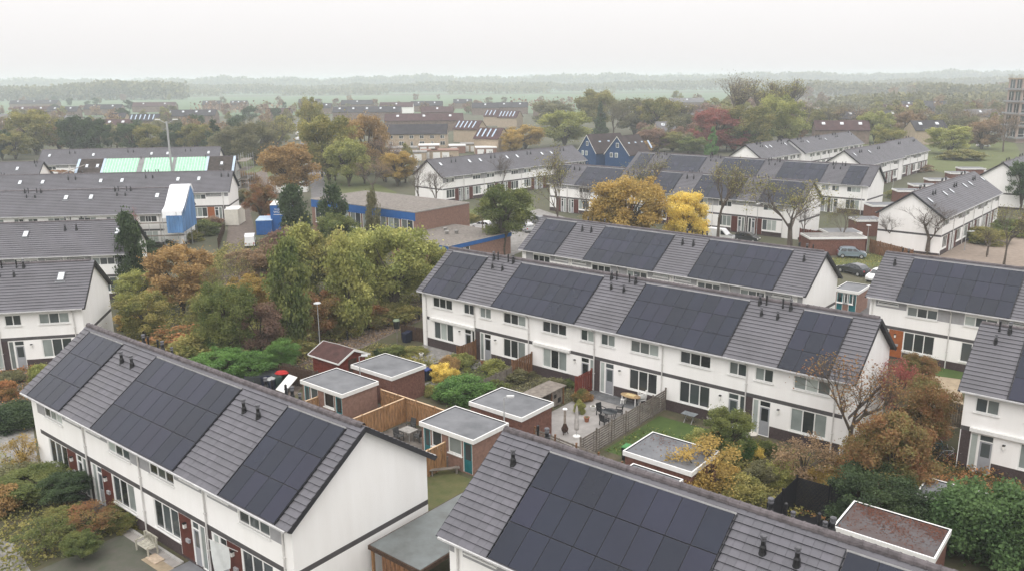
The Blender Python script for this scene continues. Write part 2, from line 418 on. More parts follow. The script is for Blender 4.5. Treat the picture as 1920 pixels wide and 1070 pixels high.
    if detail >= 2:
        for a in axes:
            for sg in (-1, 1):
                x = a + sg * 2.2
                if u0 < x < u1:
                    m = MB(); m.box(x - .06, x + .06, OV - .16, OV, 2.02, 2.27, 0); m.box(x - .08, x + .08, OV - .18, OV, 2.27, 2.33, 1)
                    m.build('wall_lamp', [LEDC, VENT], T)
                    if style != 'garden':
                        m = MB(); m.box(x + .0, x + .32, OV - .12, OV, 1.22, 1.42); m.build('letter_box', GREYP, T)
    for x0_, x1_ in awn:
        m = MB(); m.box(x0_, x1_, OV - .22, OV - .002, 2.79, 3.03); m.build('awning_case', WPLAS, T)
    # --- gutters and pipes
    m = MB(); m.box(.15, L - .15, -.13, .0, HE - .06, HE + .03, 0); m.box(.15, L - .15, -.0, OV - .003, HE - .05, HE - .02, 0)
    m.box(.15, L - .15, 2 * WD, 2 * WD + .12, HE - .06, HE + .03, 0); m.build('gutter', GUT, T)
    if style == 'garden': px = [p for a in axes for p in (a - .27, a + 6.0 * sc, a - 6.5 * sc + .0)]
    else: px = [p for a in axes for p in (a, a + 6.56 * sc)]
    px = sorted(set(round(p, 2) for p in px)); last = -9
    for p in px + [L - .7]:
        if p < .6 or p > L - .5 or p - last < 3: continue
        last = p; m = MB(); m.tube((p, -.06, HE - .05), (p, OV - .08, HE - .42), .05, k=6); m.tube((p, OV - .08, HE - .40), (p, OV - .08, .05), .05, k=6)
        for z in (1.5, 3.6): m.box(p - .08, p + .08, OV - .14, OV, z, z + .05)
        m.build('downpipe', PIPE, T)
    # --- roof
    R = MB(); t = .16
    R.extr([(0 + .0, HE - .02), (WD, HR - .02), (2 * WD, HE - .02), (2 * WD - .1, HE - .12), (WD, HR - t - .06), (.1, HE - .12)], .04, L - .04, 1)
    tl = tiles or ()
    if tl:  # courses everywhere but where tiles lie one by one
        cuts = sorted(tl); x = .0
        for a, b in cuts:
            if a > x + .01: courses(R, x, a, 0, SL, False)
            courses(R, a, b, 0, 0, False); x = b
        if x < L - .01: courses(R, x, L, 0, SL, False)
    elif roofm is None or True: courses(R, 0, L, 0, SL, False)
    courses(R, 0, L, 0, SL, True)
    if tl and blocks: pass
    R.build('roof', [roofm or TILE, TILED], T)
    if tl:
        st = SL / 17; tm = MB(); tm.poly([(0.006, -.02, .0), (.398, -.02, .0), (.398, -.02, .075), (.006, -.02, .075)], 1); tm.poly([(.006, -.02, .075), (.398, -.02, .075), (.398, st, .015), (.006, st, .015)])
        tm.poly([(.006, -.02, 0), (.006, -.02, .075), (.006, st, .015), (.006, st, 0)]); tm.poly([(.398, -.02, .075), (.398, -.02, 0), (.398, st, 0), (.398, st, .015)])
        tme = tm.mesh('roof_tile', [TILEO, TILED])
        cells = []
        for a, b in tl:
            n = max(1, round((b - a) / .4)); wd = (b - a) / n
            for i in range(17):
                for j in range(n): cells.append((a + wd * j, i, wd / .4))
        ex, ey = X, Y
        cells.sort(key=lambda q: (X + q[0] * cos(th)) ** 2 + (Y + q[0] * sin(th)) ** 2)
        for k, (uu, i, f) in enumerate(cells[:300]):
            o = ob('roof_tile', tme, T); p = RP(uu, i * st, RND.uniform(-.004, .006))
            o.matrix_local = Matrix.Translation(p) @ ROOFROT @ Matrix.Rotation(RND.uniform(-.006, .006), 4, 'X') @ Matrix.Diagonal((f, 1, 1, 1))
        if cells[300:]:
            M2 = MB()
            for uu, i, f in cells[300:]:
                a, b = i * st, (i + 1) * st; e = RND.uniform(-.004, .006); ua, ub = uu + .006, uu + .4 * f - .002
                M2.poly([RP(ua, a - .02, (.075 + e)), RP(ub, a - .02, (.075 + e)), RP(ub, b, .015 + e), RP(ua, b, .015 + e)]); M2.poly([RP(ua, a - .02, 0), RP(ub, a - .02, 0), RP(ub, a - .02, (.075 + e)), RP(ua, a - .02, (.075 + e))], 1)
            M2.build('roof_tiles', [TILE, TILED], T, kind='stuff')
    # ridge
    if detail >= 3:
        rm = MB(); n_ = round((L - .1) / .42)
        pr = [(.17, -.06), (.145, .05), (.07, .125), (-.07, .125), (-.145, .05), (-.17, -.06)]
        def cap(len_, gr): 
            q = MB(); k = 6
            for x, f in ((0, 1.12), (.07, 1.12), (.075, 1.0), (len_, .96)): q.v += [(x, y * f, z * f) for y, z in pr]
            for a in range(3):
                for b in range(5): q.f.append((a * k + b, a * k + b + 1, (a + 1) * k + b + 1, (a + 1) * k + b)); q.m.append(0)
            q.f.append(tuple(range(5, -1, -1))); q.m.append(0); return q
        cm = cap(.43, 1).mesh('ridge_tile', RIDGE)
        for i in range(n_): ob('ridge_tile', cm, T, (.05 + i * .42, WD, HR + .03 + RND.uniform(-.004, .004)))
    else:
        rm = MB()
        n_ = int(L / .42)
        for i in range(n_):
            x = .04 + i * .42; rm.extr([(WD - .15, HR - .01), (WD - .12, HR + .07), (WD, HR + .13), (WD + .12, HR + .07), (WD + .15, HR - .01)], x, x + .40, 0)
        rm.build('ridge_tiles', RIDGE, T, kind='stuff')
    # bargeboards
    for uu in (-.03, L - .0):
        b = MB()
        for bk in (False, True):
            p = [RP(uu, -.05, .03, bk), RP(uu + .03, -.05, .03, bk), RP(uu + .03, SL, .03, bk), RP(uu, SL, .03, bk)]
            q = [RP(uu, .05, -.22, bk), RP(uu + .03, .05, -.22, bk), RP(uu + .03, SL - .1, -.22, bk), RP(uu, SL - .1, -.22, bk)]
            b.poly(p if not bk else p[::-1]); b.poly([p[0], p[3], q[3], q[0]]); b.poly([p[1], q[1], q[2], p[2]]); b.poly([q[0], q[3], q[2], q[1]])
            b.poly([p[0], q[0], q[1], p[1]])
            for zz in (.0,):
                e0 = uu + .03 if uu < 0 else uu - .33
                b.poly([RP(e0, .08, -.17, bk), RP(e0 + .33, .08, -.17, bk), RP(e0 + .33, SL - .1, -.17, bk), RP(e0, SL - .1, -.17, bk)])
        b.build('bargeboard', DARKB, T)
    # --- panels
    if blocks:
        bw = 1.11 * sc
        bs = [a0 + per * (k + .5) for k in range(-3, 8)]
        for b in bs:
            cols = [j for j in range(8) if b - 4 * bw + bw * j > .55 and b - 4 * bw + bw * (j + 1) < L - .75]
            if not cols: continue
            for j in cols:
                for r in range(3):
                    o = ob('solar_panel', PANEL_ME, T)
                    o.matrix_local = Matrix.Translation(RP(b - 4 * bw + bw * j, .02 + 1.81 * r, .075)) @ ROOFROT @ Matrix.Diagonal((sc, 1, 1, 1))
            fa, fb = b - 4 * bw + bw * cols[0] - .05, b - 4 * bw + bw * (cols[-1] + 1) + .04
            m = MB()
            for x in (fa - .03, fb):
                p = [RP(x, 0, .12), RP(x + .03, 0, .12), RP(x + .03, 5.45, .12), RP(x, 5.45, .12)]; q = [RP(x, 0, 0), RP(x + .03, 0, 0), RP(x + .03, 5.45, 0), RP(x, 5.45, 0)]
                m.poly(p); m.poly([q[0], p[0], p[3], q[3]]); m.poly([q[1], q[2], p[2], p[1]])
            p = [RP(fa, 5.44, .03), RP(fb, 5.44, .03), RP(fb, 5.50, .13), RP(fa, 5.50, .13)]; m.poly(p, 1)
            m.build('panel_flashing', [PANELF, GUT], T)
    # --- vents and skylights
    G6 = [(-1.27, 5.38, V_BIG), (-.77, 5.42, V_SLIM), (.5, 5.36, V_SLIM), (1.1, 5.36, V_BIG), (-.75, 4.34, V_SM), (.5, 4.3, V_SM)]
    F2 = [(-.62, 4.4, V_SM), (.65, 4.4, V_SM)]
    fr, bk = (G6, F2) if style == 'garden' else (F2, G6)
    if style != 'garden': fr = [(-.62, 4.35, V_BIG), (.65, 4.35, V_BIG)]
    if vents:
        for a in axes:
            for lst, back in ((fr, False), (bk, True)):
                for d, s, me in lst:
                    if back: d = -d
                    if .6 < a + d < L - .6: ob('roof_vent', me, T, RP(a + d, s, .06, back))
    for u, s in sky:
        o = ob('skylight', SKY_ME, T); o.matrix_local = Matrix.Translation(RP(u, s - .5, .05)) @ ROOFROT
    return T

TERR = {}
TERR['M'] = terrace('long white terrace across the middle, four solar panel blocks facing the back gardens', MX, MY, MT, 40.93, 7.45, 'garden', 3, awn=[(1.5, 7.2), (14.0, 17.9)])
TERR['L'] = terrace('white terrace with dark red entrance panels and one wide white gable in full view', -32.292, 50.863, -.673, 28.34, 7.7, 'front', 3, tiles=[(18.76, 22.93), (27.55, 28.34), (5.42, 9.66), (0, .62)])
TERR['R'] = terrace('nearest terrace, cut off by the bottom edge, its slate-coloured roof filling the foreground', -3.436, 32.854, -.68, 26.5, .9, 'front', 3, tiles=[(0, 2.96), (11.86, 15.7)])
TERR['N'] = terrace('white terrace right behind the long middle one, solar blocks facing it', .716, 96.215, -.716, 34.79, 7.5, 'front', 2)
TERR['E'] = terrace('white terrace on the right with an orange entrance panel behind the lone gable shed', 32.445, 73.203, -.716, 24, .62, 'front', 2, redm=ORAP)
TERR['F'] = terrace('white terrace cut off by the right edge, bicycles and hedge before its grey back door', 28.632, 49.781, -.697, 20, .7, 'garden', 2, awn=[(.9, 5.6)])
TERR['P'] = terrace('white terrace seen gable end on beyond the flat school roof, bare trees before it', -14.275, 171.462, .814, 48.6, 6.5, 'front', 1, blocks=False, per=12.1, sky=[(2.5, 4), (11, 4), (14.3, 4), (22.9, 4), (26.3, 4), (35, 4), (38.4, 4)])
TERR['Q'] = terrace('white terrace partly hidden by the large yellow-brown tree, solar blocks on its roof', 7.036, 161.021, -.707, 50.5, 4.6, 'front', 1, per=12.25)
TERR['O'] = terrace('farthest solar-panelled terrace, right above the one with the big yellow tree', 25.934, 186.597, -.725, 53.3, 6.7, 'garden', 1)
TERR['S1'] = terrace('white terrace farthest back at upper right, ridge rising towards the distant trees', 62.1, 204.8, .838, 25, 6.5, 'garden', 1, blocks=False, per=12.3, sky=[(8.6, 4), (11, 4), (20, 4)])
TERR['S1b'] = terrace('second half of the farthest terrace at upper right, set back from its neighbour', 78.247, 220.602, .838, 43.5, 5.5, 'garden', 1, blocks=False, per=12.3, sky=[(8.6, 4), (21, 4)])
TERR['S2'] = terrace('white terrace at upper right with its gable rising behind the solar roof', 79.21, 185.683, .838, 29, 7, 'front', 1, blocks=False, per=12, sky=[(2.5, 4), (12, 4)])
TERR['S2b'] = terrace('short white terrace end behind the gabled one at upper right, set back a little', 99.129, 209.587, .838, 22.5, 7, 'front', 1, blocks=False, per=12)
TERR['T'] = terrace('white terrace at right with a wide blank gable behind two bare trees', 61.336, 115.056, .844, 34.8, 6.2, 'front', 1, blocks=False, per=11.5, sky=[(2.2, 3.6), (10.4, 3.8), (14, 3.8), (22, 3.9), (25.5, 3.9), (33.6, 3.9)])
_x, _y = G(1880.8, 305, HR); TERR['U'] = terrace('white gabled terrace at the right edge half behind a dark green tree', _x + WD * sin(.84), _y - WD * cos(.84), .84, 30, 6, 'front', 1, blocks=False, per=12)
def wrow(label, X, Y, deg, L, a, style, detail, sky, per=13.1, **k):
    th = R_(deg); return terrace(label, X - L * cos(th), Y - L * sin(th), th, L, (a + L) % per, style, detail, False, per, [(u + L, s) for u, s in sky], **k)
TERR['W1'] = wrow('nearest of the skylit grey-roofed terraces at left, a grey door below its windows', -38.465, 71.456, 11, 26, -7.1, 'garden', 2, [(-2.55, 3.9), (-11.7, 3.9)])
TERR['W2'] = wrow('second grey-roofed terrace at left, with a dark conifer standing at its end', -45.349, 95.414, 9, 30, -7.1, 'front', 1, [(-1.7, 3.8), (-12.0, 3.8), (-17, 3.8)])
TERR['W3'] = wrow('third grey-roofed terrace at left, its end wrapped in white and blue sheeting', -51.286, 126.604, 6.5, 34, -9.4, 'garden', 1, [(-4.05, 4), (-13.96, 4), (-17.67, 4)], 13.4)
TERR['W4'] = wrow('fourth grey-roofed terrace at left, a white trailer parked at its brick end', -51.83, 151.328, 6.5, 44, -14.9, 'front', 1, [(-5.9, 3.75), (-9.64, 3.7), (-19.56, 3.7), (-23.3, 3.7), (-33.4, 3.7), (-37.3, 3.7)], 13.6, redm=ORAP)
TERR['W6'] = wrow('farthest grey-roofed terrace at left, right behind the green membrane roof', -74.535, 211.733, 8, 43.5, -8, 'front', 1, [(-2.83, 3.5), (-12.9, 3.5), (-16.8, 3.5), (-30.8, 3.5), (-41.2, 3.5)], 14)
# ---------------------------------------------------------------- the ground
def flat(name, pts, z, m, kind='structure', **k):
    b = MB(); b.poly([(x, y, z) for x, y in pts]); return b.build(name, m, kind=kind, **k)
def gpx(*p): return [G(x, y) for x, y in p]
def gmf(u0, u1, v0, v1): return [MF(u0, v0), MF(u1, v0), MF(u1, v1), MF(u0, v1)]
b = MB(); b.poly([(-9000, -300, 0), (9000, -300, 0), (9000, 9000, 0), (-9000, 9000, 0)]); struct('ground', b, TOWNG)
flat('field', [(-560, 640), (150, 640), (420, 1500), (-1400, 1500)], .3, FIELD)
flat('field', [(-2600, 1650), (2600, 1650), (4200, 2600), (-4200, 2600)], .3, FIELD)
flat('field', [(-4200, 2700), (5200, 2700), (9000, 8900), (-8800, 8900)], .3, FIELD)
flat('lake', [(1150, 2100), (1350, 2100), (1420, 2350), (1200, 2350)], .6, WATER)
flat('garden_soil', gmf(-28, 62, -62, 26), .004, SOIL)
flat('verge', gpx((600, 329), (668, 329), (745, 362), (700, 384), (606, 372)), .008, VERGE)
flat('verge', gpx((430, 300), (500, 292), (520, 325), (470, 345)), .008, VERGE)
flat('verge', gpx((1600, 250), (1900, 262), (1920, 300), (1800, 330), (1640, 300)), .008, VERGE)
flat('verge', gpx((870, 395), (985, 372), (1010, 398), (880, 425)), .008, VERGE)
flat('road', gpx((551, 228), (567, 228), (580, 264), (606, 325), (616, 400), (586, 400), (580, 325), (561, 264)), .012, ASPH)
flat('street', gpx((520, 318), (900, 306), (905, 316), (700, 326), (520, 327)), .016, ASPH)
flat('street', gpx((860, 432), (1010, 392), (1060, 408), (985, 470), (900, 500)), .016, PAVE)
# street between the two terraces, with its parking bays
flat('street', [MF(*p) for p in [(-4, 34.6), (62, 34.6), (62, 41.5), (-4, 41.5)]], .016, ASPH)
flat('parking_bay', [MF(*p) for p in [(27, 41.5), (41, 41.5), (41, 51.5), (27, 51.5)]], .018, ASPH)
flat('verge', gpx((1560, 486), (1660, 474), (1668, 496), (1556, 515)), .022, VERGE)
flat('verge', gpx((1500, 458), (1580, 462), (1640, 468), (1560, 474)), .022, VERGE)
flat('square', gpx((1640, 470), (1700, 448), (1800, 455), (1920, 404), (1990, 500), (1640, 500)), .020, mat('square_pavers', (.26, .21, .17), .95, .12, 1.2, .2, 10))
flat('pavement', [MF(*p) for p in [(-4, 41.6), (26, 41.6), (26, 43.2), (-4, 43.2)]], .12, PAVE)
# lanes
flat('brick_lane', gpx((462, 330), (500, 318), (505, 345), (470, 400), (480, 440), (455, 560), (395, 560), (425, 450), (432, 395)), .012, BRPATH)
flat('footpath', gpx((810, 560), (812, 590), (730, 628), (650, 668), (590, 700), (500, 800), (460, 800), (560, 684), (640, 640), (730, 600)), .012, BRPATH)
flat('verge', gpx((640, 600), (790, 560), (795, 575), (730, 597), (640, 637), (560, 676), (540, 650)), .010, mat('leafy_verge', (.11, .075, .04), 1, .3, .8, .5, 5, col2=(.06, .075, .025), detail=8))
flat('gravel_path', gpx((-40, 770), (20, 740), (50, 690), (150, 690), (140, 730), (60, 760), (20, 800), (-40, 830)), .012, BRPATH)
flat('paved_corner', gpx((-60, 812), (62, 800), (75, 893), (30, 935), (-80, 960)), .012, PAVE)
flat('paved_corner', gpx((-30, 1000), (30, 1020), (80, 1110), (-60, 1110)), .012, PAVE)
# front strip and yard of the bottom-left terrace, in its own frame
LX, LY, LT = -32.292, 50.863, -.673
def LF(u, v): return LX + u * cos(LT) - v * sin(LT), LY + u * sin(LT) + v * cos(LT)
def lmf(u0, u1, v0, v1): return [LF(u0, v0), LF(u1, v0), LF(u1, v1), LF(u0, v1)]
flat('front_paving', lmf(-1, 12.5, -.6, .42), .014, mat('dark_pavers', (.10, .095, .092), .9, .2, 2, .2, 12))
m_ = MB(); m_.box(11.0, 18.5, -.02, .13, 0, .10); m_.build('kerb', mat('pale_kerb', (.42, .41, .39), .9, .1, 3), loc=(LX, LY, 0), rz=LT, kind='structure')
flat('concrete_strip', lmf(12.5, 18.5, -.5, -.02), .020, CONC)
m_ = MB(); m_.box(16.4, 18.6, -1.15, -.5, 0, .03); m_.build('sand_strip', SAND, loc=(LX, LY, 0), rz=LT, kind='structure')
flat('yard', lmf(13.0, 30, -9, -.5), .016, mat('dark_yard', (.115, .105, .09), .95, .25, 1.2, .3, 10, col2=(.075, .085, .06)))
flat('doorstep_paving', lmf(18.6, 24, -2.5, .4), .034, BITU)
# back gardens of the middle terrace and of the row below it
flat('alley', gmf(-6, 62, -13.7, -12.65), .010, BRPATH)
for i in range(7):
    flat('garden_ground', gmf(.9 + 6.55 * i, 7.3 + 6.55 * i, -12.6, .4), .008 + (i % 2) * .001, GARD)
flat('terrace_slab', gmf(.5, 6.8, -3.0, .42), .020, PAVE)
flat('lawn', gmf(14.4, 17.2, -7.6, -3.8), .020, LAWN)
flat('patio', gmf(20.25, 26.75, -9.8, .42), .020, mat('patio_slabs', (.30, .285, .27), .9, .12, .9, .15, 10))
flat('patio_edge', gmf(20.25, 26.75, -1.15, .42), .026, mat('dark_pavers2', (.15, .155, .16), .9, .25, 1.5, .2, 10))
flat('lawn', gmf(27.2, 33.0, -8.7, -1.0), .020, LAWN)
flat('garden_path', gmf(8.0, 9.0, -12.3, .3), .016, PAVE)
flat('garden_path', gmf(33.2, 34.1, -8.7, .3), .016, CONC)
flat('lawn', gmf(18.0, 25.5, -22.3, -17.6), .018, mat('thin_lawn', (.12, .11, .05), 1, .25, 1.2, .5, 10, col2=(.07, .085, .03)))
flat('garden_paving', gmf(12.8, 18.8, -19.8, -14.0), .018, mat('mossy_pavers', (.14, .125, .11), .95, .25, 1.5, .3, 10))
flat('bare_yard', gpx((1690, 700), (1800, 706), (1812, 800), (1760, 806), (1716, 765)), .018, SAND)
flat('lawn', gpx((1740, 682), (1815, 692), (1812, 712), (1735, 702)), .022, LAWN)
# slab joints on the patio, laid as narrow raised lines of moss
# ---------------------------------------------------------------- sheds
def opening(T, u, v, z, w, h, kind, face='f'):
    pass
def shed(label, u0, u1, v0, v1, h=2.6, front='-v', wallm=None, roofm=None, plan=True, fascia=.30, doorm=None, frame=(MX, MY, MT), door_open=False):
    X0, Y0, th = frame
    T = thing('garden_shed', label, 'shed', (X0 + u0 * cos(th) - v0 * sin(th), Y0 + u0 * sin(th) + v0 * cos(th), 0), th)
    A, B = u1 - u0, v1 - v0; wallm = wallm or BRICK; o = .12
    w = MB()
    if front == '-v':
        holes = [(A - 1.05, A - .22, .08, h - fascia - .04)] if plan else []
        if plan: holes += [(A - 2.35, A - 1.15, 1.1, h - fascia - .04), (.25, .95, .08, h - fascia - .04), (1.05, 2.0, 1.1, h - fascia - .04)]
        d = {'wall': MB()}
        us = [o, A - o] + [q for x in holes for q in x[:2]]; zs = [0, h - fascia] + [q for x in holes for q in x[2:4]]
        wallgrid(us, zs, lambda u, z: None if any(a < u < b and c < z < e for a, b, c, e in holes) else 'wall', o, d)
        w = d['wall']
    else: w.poly([(o, o, 0), (A - o, o, 0), (A - o, o, h - fascia), (o, o, h - fascia)])
    w.poly([(A - o, o, 0), (A - o, B - o, 0), (A - o, B - o, h - fascia), (A - o, o, h - fascia)])
    w.poly([(A - o, B - o, 0), (o, B - o, 0), (o, B - o, h - fascia), (A - o, B - o, h - fascia)])
    w.poly([(o, B - o, 0), (o, o, 0), (o, o, h - fascia), (o, B - o, h - fascia)])
    w.build('wall', wallm, T)
    f = MB(); t = .09; z0, z1 = h - fascia, h
    f.box(0, A, 0, t, z0, z1); f.box(0, A, B - t, B, z0, z1); f.box(0, t, t, B - t, z0, z1); f.box(A - t, A, t, B - t, z0, z1)
    f.box(t, A - t, t, B - t, z0 + .01, z0 + .04)
    f.build('roof_edge', WPLAS, T)
    r = MB(); r.box(t, A - t, t, B - t, z1 - .10, z1 - .06); r.build('flat_roof', roofm or BITU, T)
    k = MB(); e = .03
    k.box(t, A - t, t, t + e, z1 - .06, z1 - .015); k.box(t, A - t, B - t - e, B - t, z1 - .06, z1 - .015); k.box(t, t + e, t + e, B - t - e, z1 - .06, z1 - .015); k.box(A - t - e, A - t, t + e, B - t - e, z1 - .06, z1 - .015)
    k.build('roof_upstand', PANELF, T)
    if front == '-v' and plan:
        for i, (a, b, c, e) in enumerate(holes):
            if i in (0, 2):
                D = MB(); D.box(0, .06, -.02, .05, 0, e - c); D.box(b - a - .06, b - a, -.02, .05, 0, e - c); D.box(.06, b - a - .06, -.02, .05, e - c - .06, e - c)
                fr = D.build('door', WPLAS, T, (a, o + .05, c)); D = MB()
                W_ = b - a - .12; H_ = e - c - .06; D.box(0, W_, 0, .04, 0, H_ * .42); D.box(0, .11, 0, .04, H_ * .42, H_); D.box(W_ - .11, W_, 0, .04, H_ * .42, H_); D.box(.11, W_ - .11, 0, .04, H_ - .1, H_)
                q = D.build('door_leaf', doorm or TEAL, fr, (.06, 0, 0))
                D = MB(); D.box(.17, b - a - .17, .01, .03, H_ * .42, H_ - .1); D.build('door_glass', GLASSD, fr)
            else: window(T, a, o + .05, c, b - a, e - c, 1, 1, .2)
    return T
shed('brick shed with grey flat roof behind the trampled yard, leftmost teal-doored one', 4.8, 9.85, -17.35, -13.75, wallm=BRICKP)
shed('windowless red brick shed with flat roof beside the yellow shrubs', 5.15, 10.05, -12.6, -8.8, plan=False)
shed('brick shed with open teal door beside the tan fence stub', 17.85, 22.8, -17.3, -13.7, wallm=BRICKP)
shed('brick shed with flat roof between the wooden hutch and the alley lamp', 18.1, 23.0, -12.55, -8.85, plan=False)
shed('brick shed beside the lawn with yellow shrub branches reaching over its roof', 31.1, 35.85, -12.65, -8.95, plan=False)
shed('flat-roofed shed whose roof is covered with fallen red leaves', 44.3, 49.15, -13.6, -10.15, roofm=BITR, wallm=BRICK)
shed('small brick shed with a teal door between two white gables', 27.7, 30.3, 36.4, 40.4, wallm=BRICKP)
for q, (px, py, lb) in enumerate([(1225, 879, 'low flat roof edge just right of the long nearest ridge'), (1788, 906, 'flat grey shed roof half buried between the two big hedges')]):
    u, v = GM(px, py, 2.3); shed(lb, u - 1.4, u + 2.0, v - 2.6, v, 2.3, plan=False)
# log cabin with a red felt roof
a, b = GM(606.5, 638.5, 2.75), GM(662, 656, 2.75)
T = thing('garden_cabin', 'red stained log cabin with felt roof beside the footpath', 'cabin', (*MF(a[0], a[1]), 0), MT)
Lc = b[0] - a[0]; hw = 1.75
w = MB(); w.extr([(-hw + .35, 0), (hw - .35, 0), (hw - .35, 1.95), (0, 2.55), (-hw + .35, 1.95)], .3, Lc - .3)
w.build('wall', REDW, T)
for i in range(9):
    m = MB(); m.box(.22, Lc - .22, -hw + .31, -hw + .35, .1 + i * .2, .27 + i * .2); m.build('board', REDW, T)
for sgn in (-1, 1):
    m = MB(); p = [(0, 0, 2.75), (Lc, 0, 2.75), (Lc, sgn * hw, 1.95), (0, sgn * hw, 1.95)]; q = [(x, y, z - .06) for x, y, z in p]
    if sgn > 0: p = p[::-1]; q = q[::-1]
    m.poly(p[::-1]); m.poly(q); 
    m.build('roof_slope', REDROOF, T)
    m = MB()
    for x in (-.02, Lc + .02): m.beam((x, 0, 2.72), (x, sgn * hw, 1.92), .04, .16)
    m.beam((-.02, sgn * hw, 1.91), (Lc + .02, sgn * hw, 1.91), .04, .12); m.build('fascia_board', WPLAS, T)
m = MB(); m.box(Lc - .3, Lc - .26, -.45, .45, .1, 1.9); m.build('door', DKW, T)

# ---------------------------------------------------------------- fences
def fence(label, p, q, h, m, kind='v', post=None, bay=1.85, cap=None, name='garden_fence', lean=0):
    p, q = Vector((*p, 0)), Vector((*q, 0)); L = (q - p).length; th = math.atan2((q - p).y, (q - p).x)
    T = thing(name, label, 'fence', tuple(p), th); n = max(1, round(L / bay)); w = L / n
    for i in range(n):
        x0, x1 = i * w + .05, (i + 1) * w - .05; b = MB()
        if kind == 'v':
            x = x0; k = int((x1 - x0) / .15)
            for j in range(k):
                y = .018 if j % 2 else -.004; b.box(x0 + j * (x1 - x0) / k, x0 + (j + 1.0) * (x1 - x0) / k - .012, y, y + .018, .04, h - RND.uniform(0, .03))
            b.box(x0, x1, -.03, -.005, .3, .38); b.box(x0, x1, -.03, -.005, h - .4, h - .32)
        elif kind == 'h':
            k = int(h / .19)
            for j in range(k):
                z = .08 + j * (h - .1) / k; b.box(x0, x1, -.012, .012, z, z + .135)
            for x in (x0 + .3, x1 - .3): b.box(x, x + .05, .013, .035, .05, h - .05)
        elif kind == 's':
            k = int(h / .085)
            for j in range(k): z = .06 + j * (h - .1) / k; b.box(x0, x1, -.01, .01, z, z + .07)
        b.build('fence_panel', m, T)
        if cap: c = MB(); c.box(i * w, (i + 1) * w, -.06, .06, h, h + .045); c.build('cap_rail', cap, T)
    for i in range(n + 1):
        b = MB(); b.box(i * w - .045, i * w + .045, -.05, .05, 0, h + .06); b.box(i * w - .055, i * w + .055, -.06, .06, h + .06, h + .085); b.build('post', post or m, T)
    return T
def fmv(label, u0, v0, u1, v1, h, m, kind='v', **k): return fence(label, MF(u0, v0), MF(u1, v1), h, m, kind, **k)
CAPT = mat('pale_cap_wood', (.58, .42, .27), .8, .12, 3)
fmv('tan board fence along the alley between two brick sheds', 9.95, -13.65, 17.7, -13.65, 1.9, TAN, cap=CAPT)
fmv('tan board fence running from the alley fence towards the bottom-left ridge', 12.7, -13.8, 12.7, -20.0, 1.9, TAN, cap=CAPT)
fmv('short tan fence stub against the open teal door shed', 20.4, -17.45, 20.4, -20.6, 1.85, TAN, cap=CAPT)
fmv('tan fence stub in front of the leftmost teal-doored shed', 7.1, -17.5, 7.1, -20.4, 1.8, TAN, cap=CAPT)
fmv('brown fence piece on the wall right of the first back door', 7.3, .3, 7.3, -2.2, 1.85, BRW)
fmv('low grey fence behind the yellow and orange shrubs', 7.3, -2.3, 7.3, -8.6, 1.1, GRW)
fmv('brown fence panel right of the bushy unkempt garden', 13.85, .3, 13.85, -2.4, 2.0, BRW)
fmv('grey board fence between the green vegetable patch and the small lawn', 13.85, -2.5, 13.85, -8.6, 1.45, GRW)
fmv('red stained fence panel left of the paved patio', 20.1, .3, 20.1, -2.0, 1.85, REDW)
fmv('long grey louvred fence between the patio and the lawn', 26.95, .35, 26.95, -11.2, 1.75, GRW, 'h', post=GRW)
fmv('weathered grey board fence at the foot of the patio', 23.4, -11.6, 31.0, -12.5, 1.7, GRW, 'h', post=BRW)
fmv('grey board fence behind the shed by the patio parasol', 18.3, -13.2, 21.5, -13.3, 1.4, GRW)
fmv('dark slatted wooden fence along the footpath behind the wheelie bins', -2.6, .3, .3, .9, 1.5, DKW)
fmv('wobbly brown picket fence in front of the log cabin', -3.8, -13.5, 4.6, -12.7, 1.25, mat('old_brown_pickets', (.12, .085, .065), .9, .25, 4))
fmv('tall dark wooden fence at the back of the yard with covered bins', -3.5, -15.0, 1.6, -13.9, 1.6, DKW)
a, b_, c_ = GM(1495, 892, 2.1), GM(1440, 944, 2.1), GM(1622, 928, 2.1)
fence('black slatted screen fence, left wing of the dark corner', MF(*b_), MF(*a), 2.1, BLK, 's', post=BLK)
fence('black slatted screen fence, long wing of the dark corner', MF(*a), MF(*c_), 2.1, BLK, 's', post=BLK)
flat('dark_deck', [MF(*a), MF(*c_), MF(c_[0] - 1, b_[1]), MF(*b_)], .03, BLK)
fmv('dark brown board fence with concrete posts at bottom right', 49.3, -13.4, 58, -13.4, 1.9, mat('red_brown_boards', (.10, .045, .03), .9, .3, 3), post=CONC)
fmv('brown fence seen end on beneath the dark bush at the right', 52, -8.0, 46, -6.5, 1.7, DKW)
_p = GM(1742, 790); fmv('grey-brown fence between the red tree and the white house with bicycles', _p[0], _p[1], _p[0] + 4.6, _p[1] + .2, 1.9, mat('mouldy_boards', (.14, .12, .09), .9, .3, 2))
_a, _b = G(1500, 434, 1.9), G(1620, 447, 1.9); fence('long red-brown garden fence beyond the parked hatchback', G(1500, 432, 1.9), G(1625, 450, 1.9), 2.2, mat('red_fence_far', (.17, .05, .035), .9, .2, 1.5))
fence('red-brown fence before the wide blank gable', G(1632, 450, 1.9), G(1712, 470, 1.9), 2.0, BRW)
fence('wooden fence beside the lane at the terrace end', G(408, 448, 1.6), G(420, 415, 1.6), 1.6, DKW)

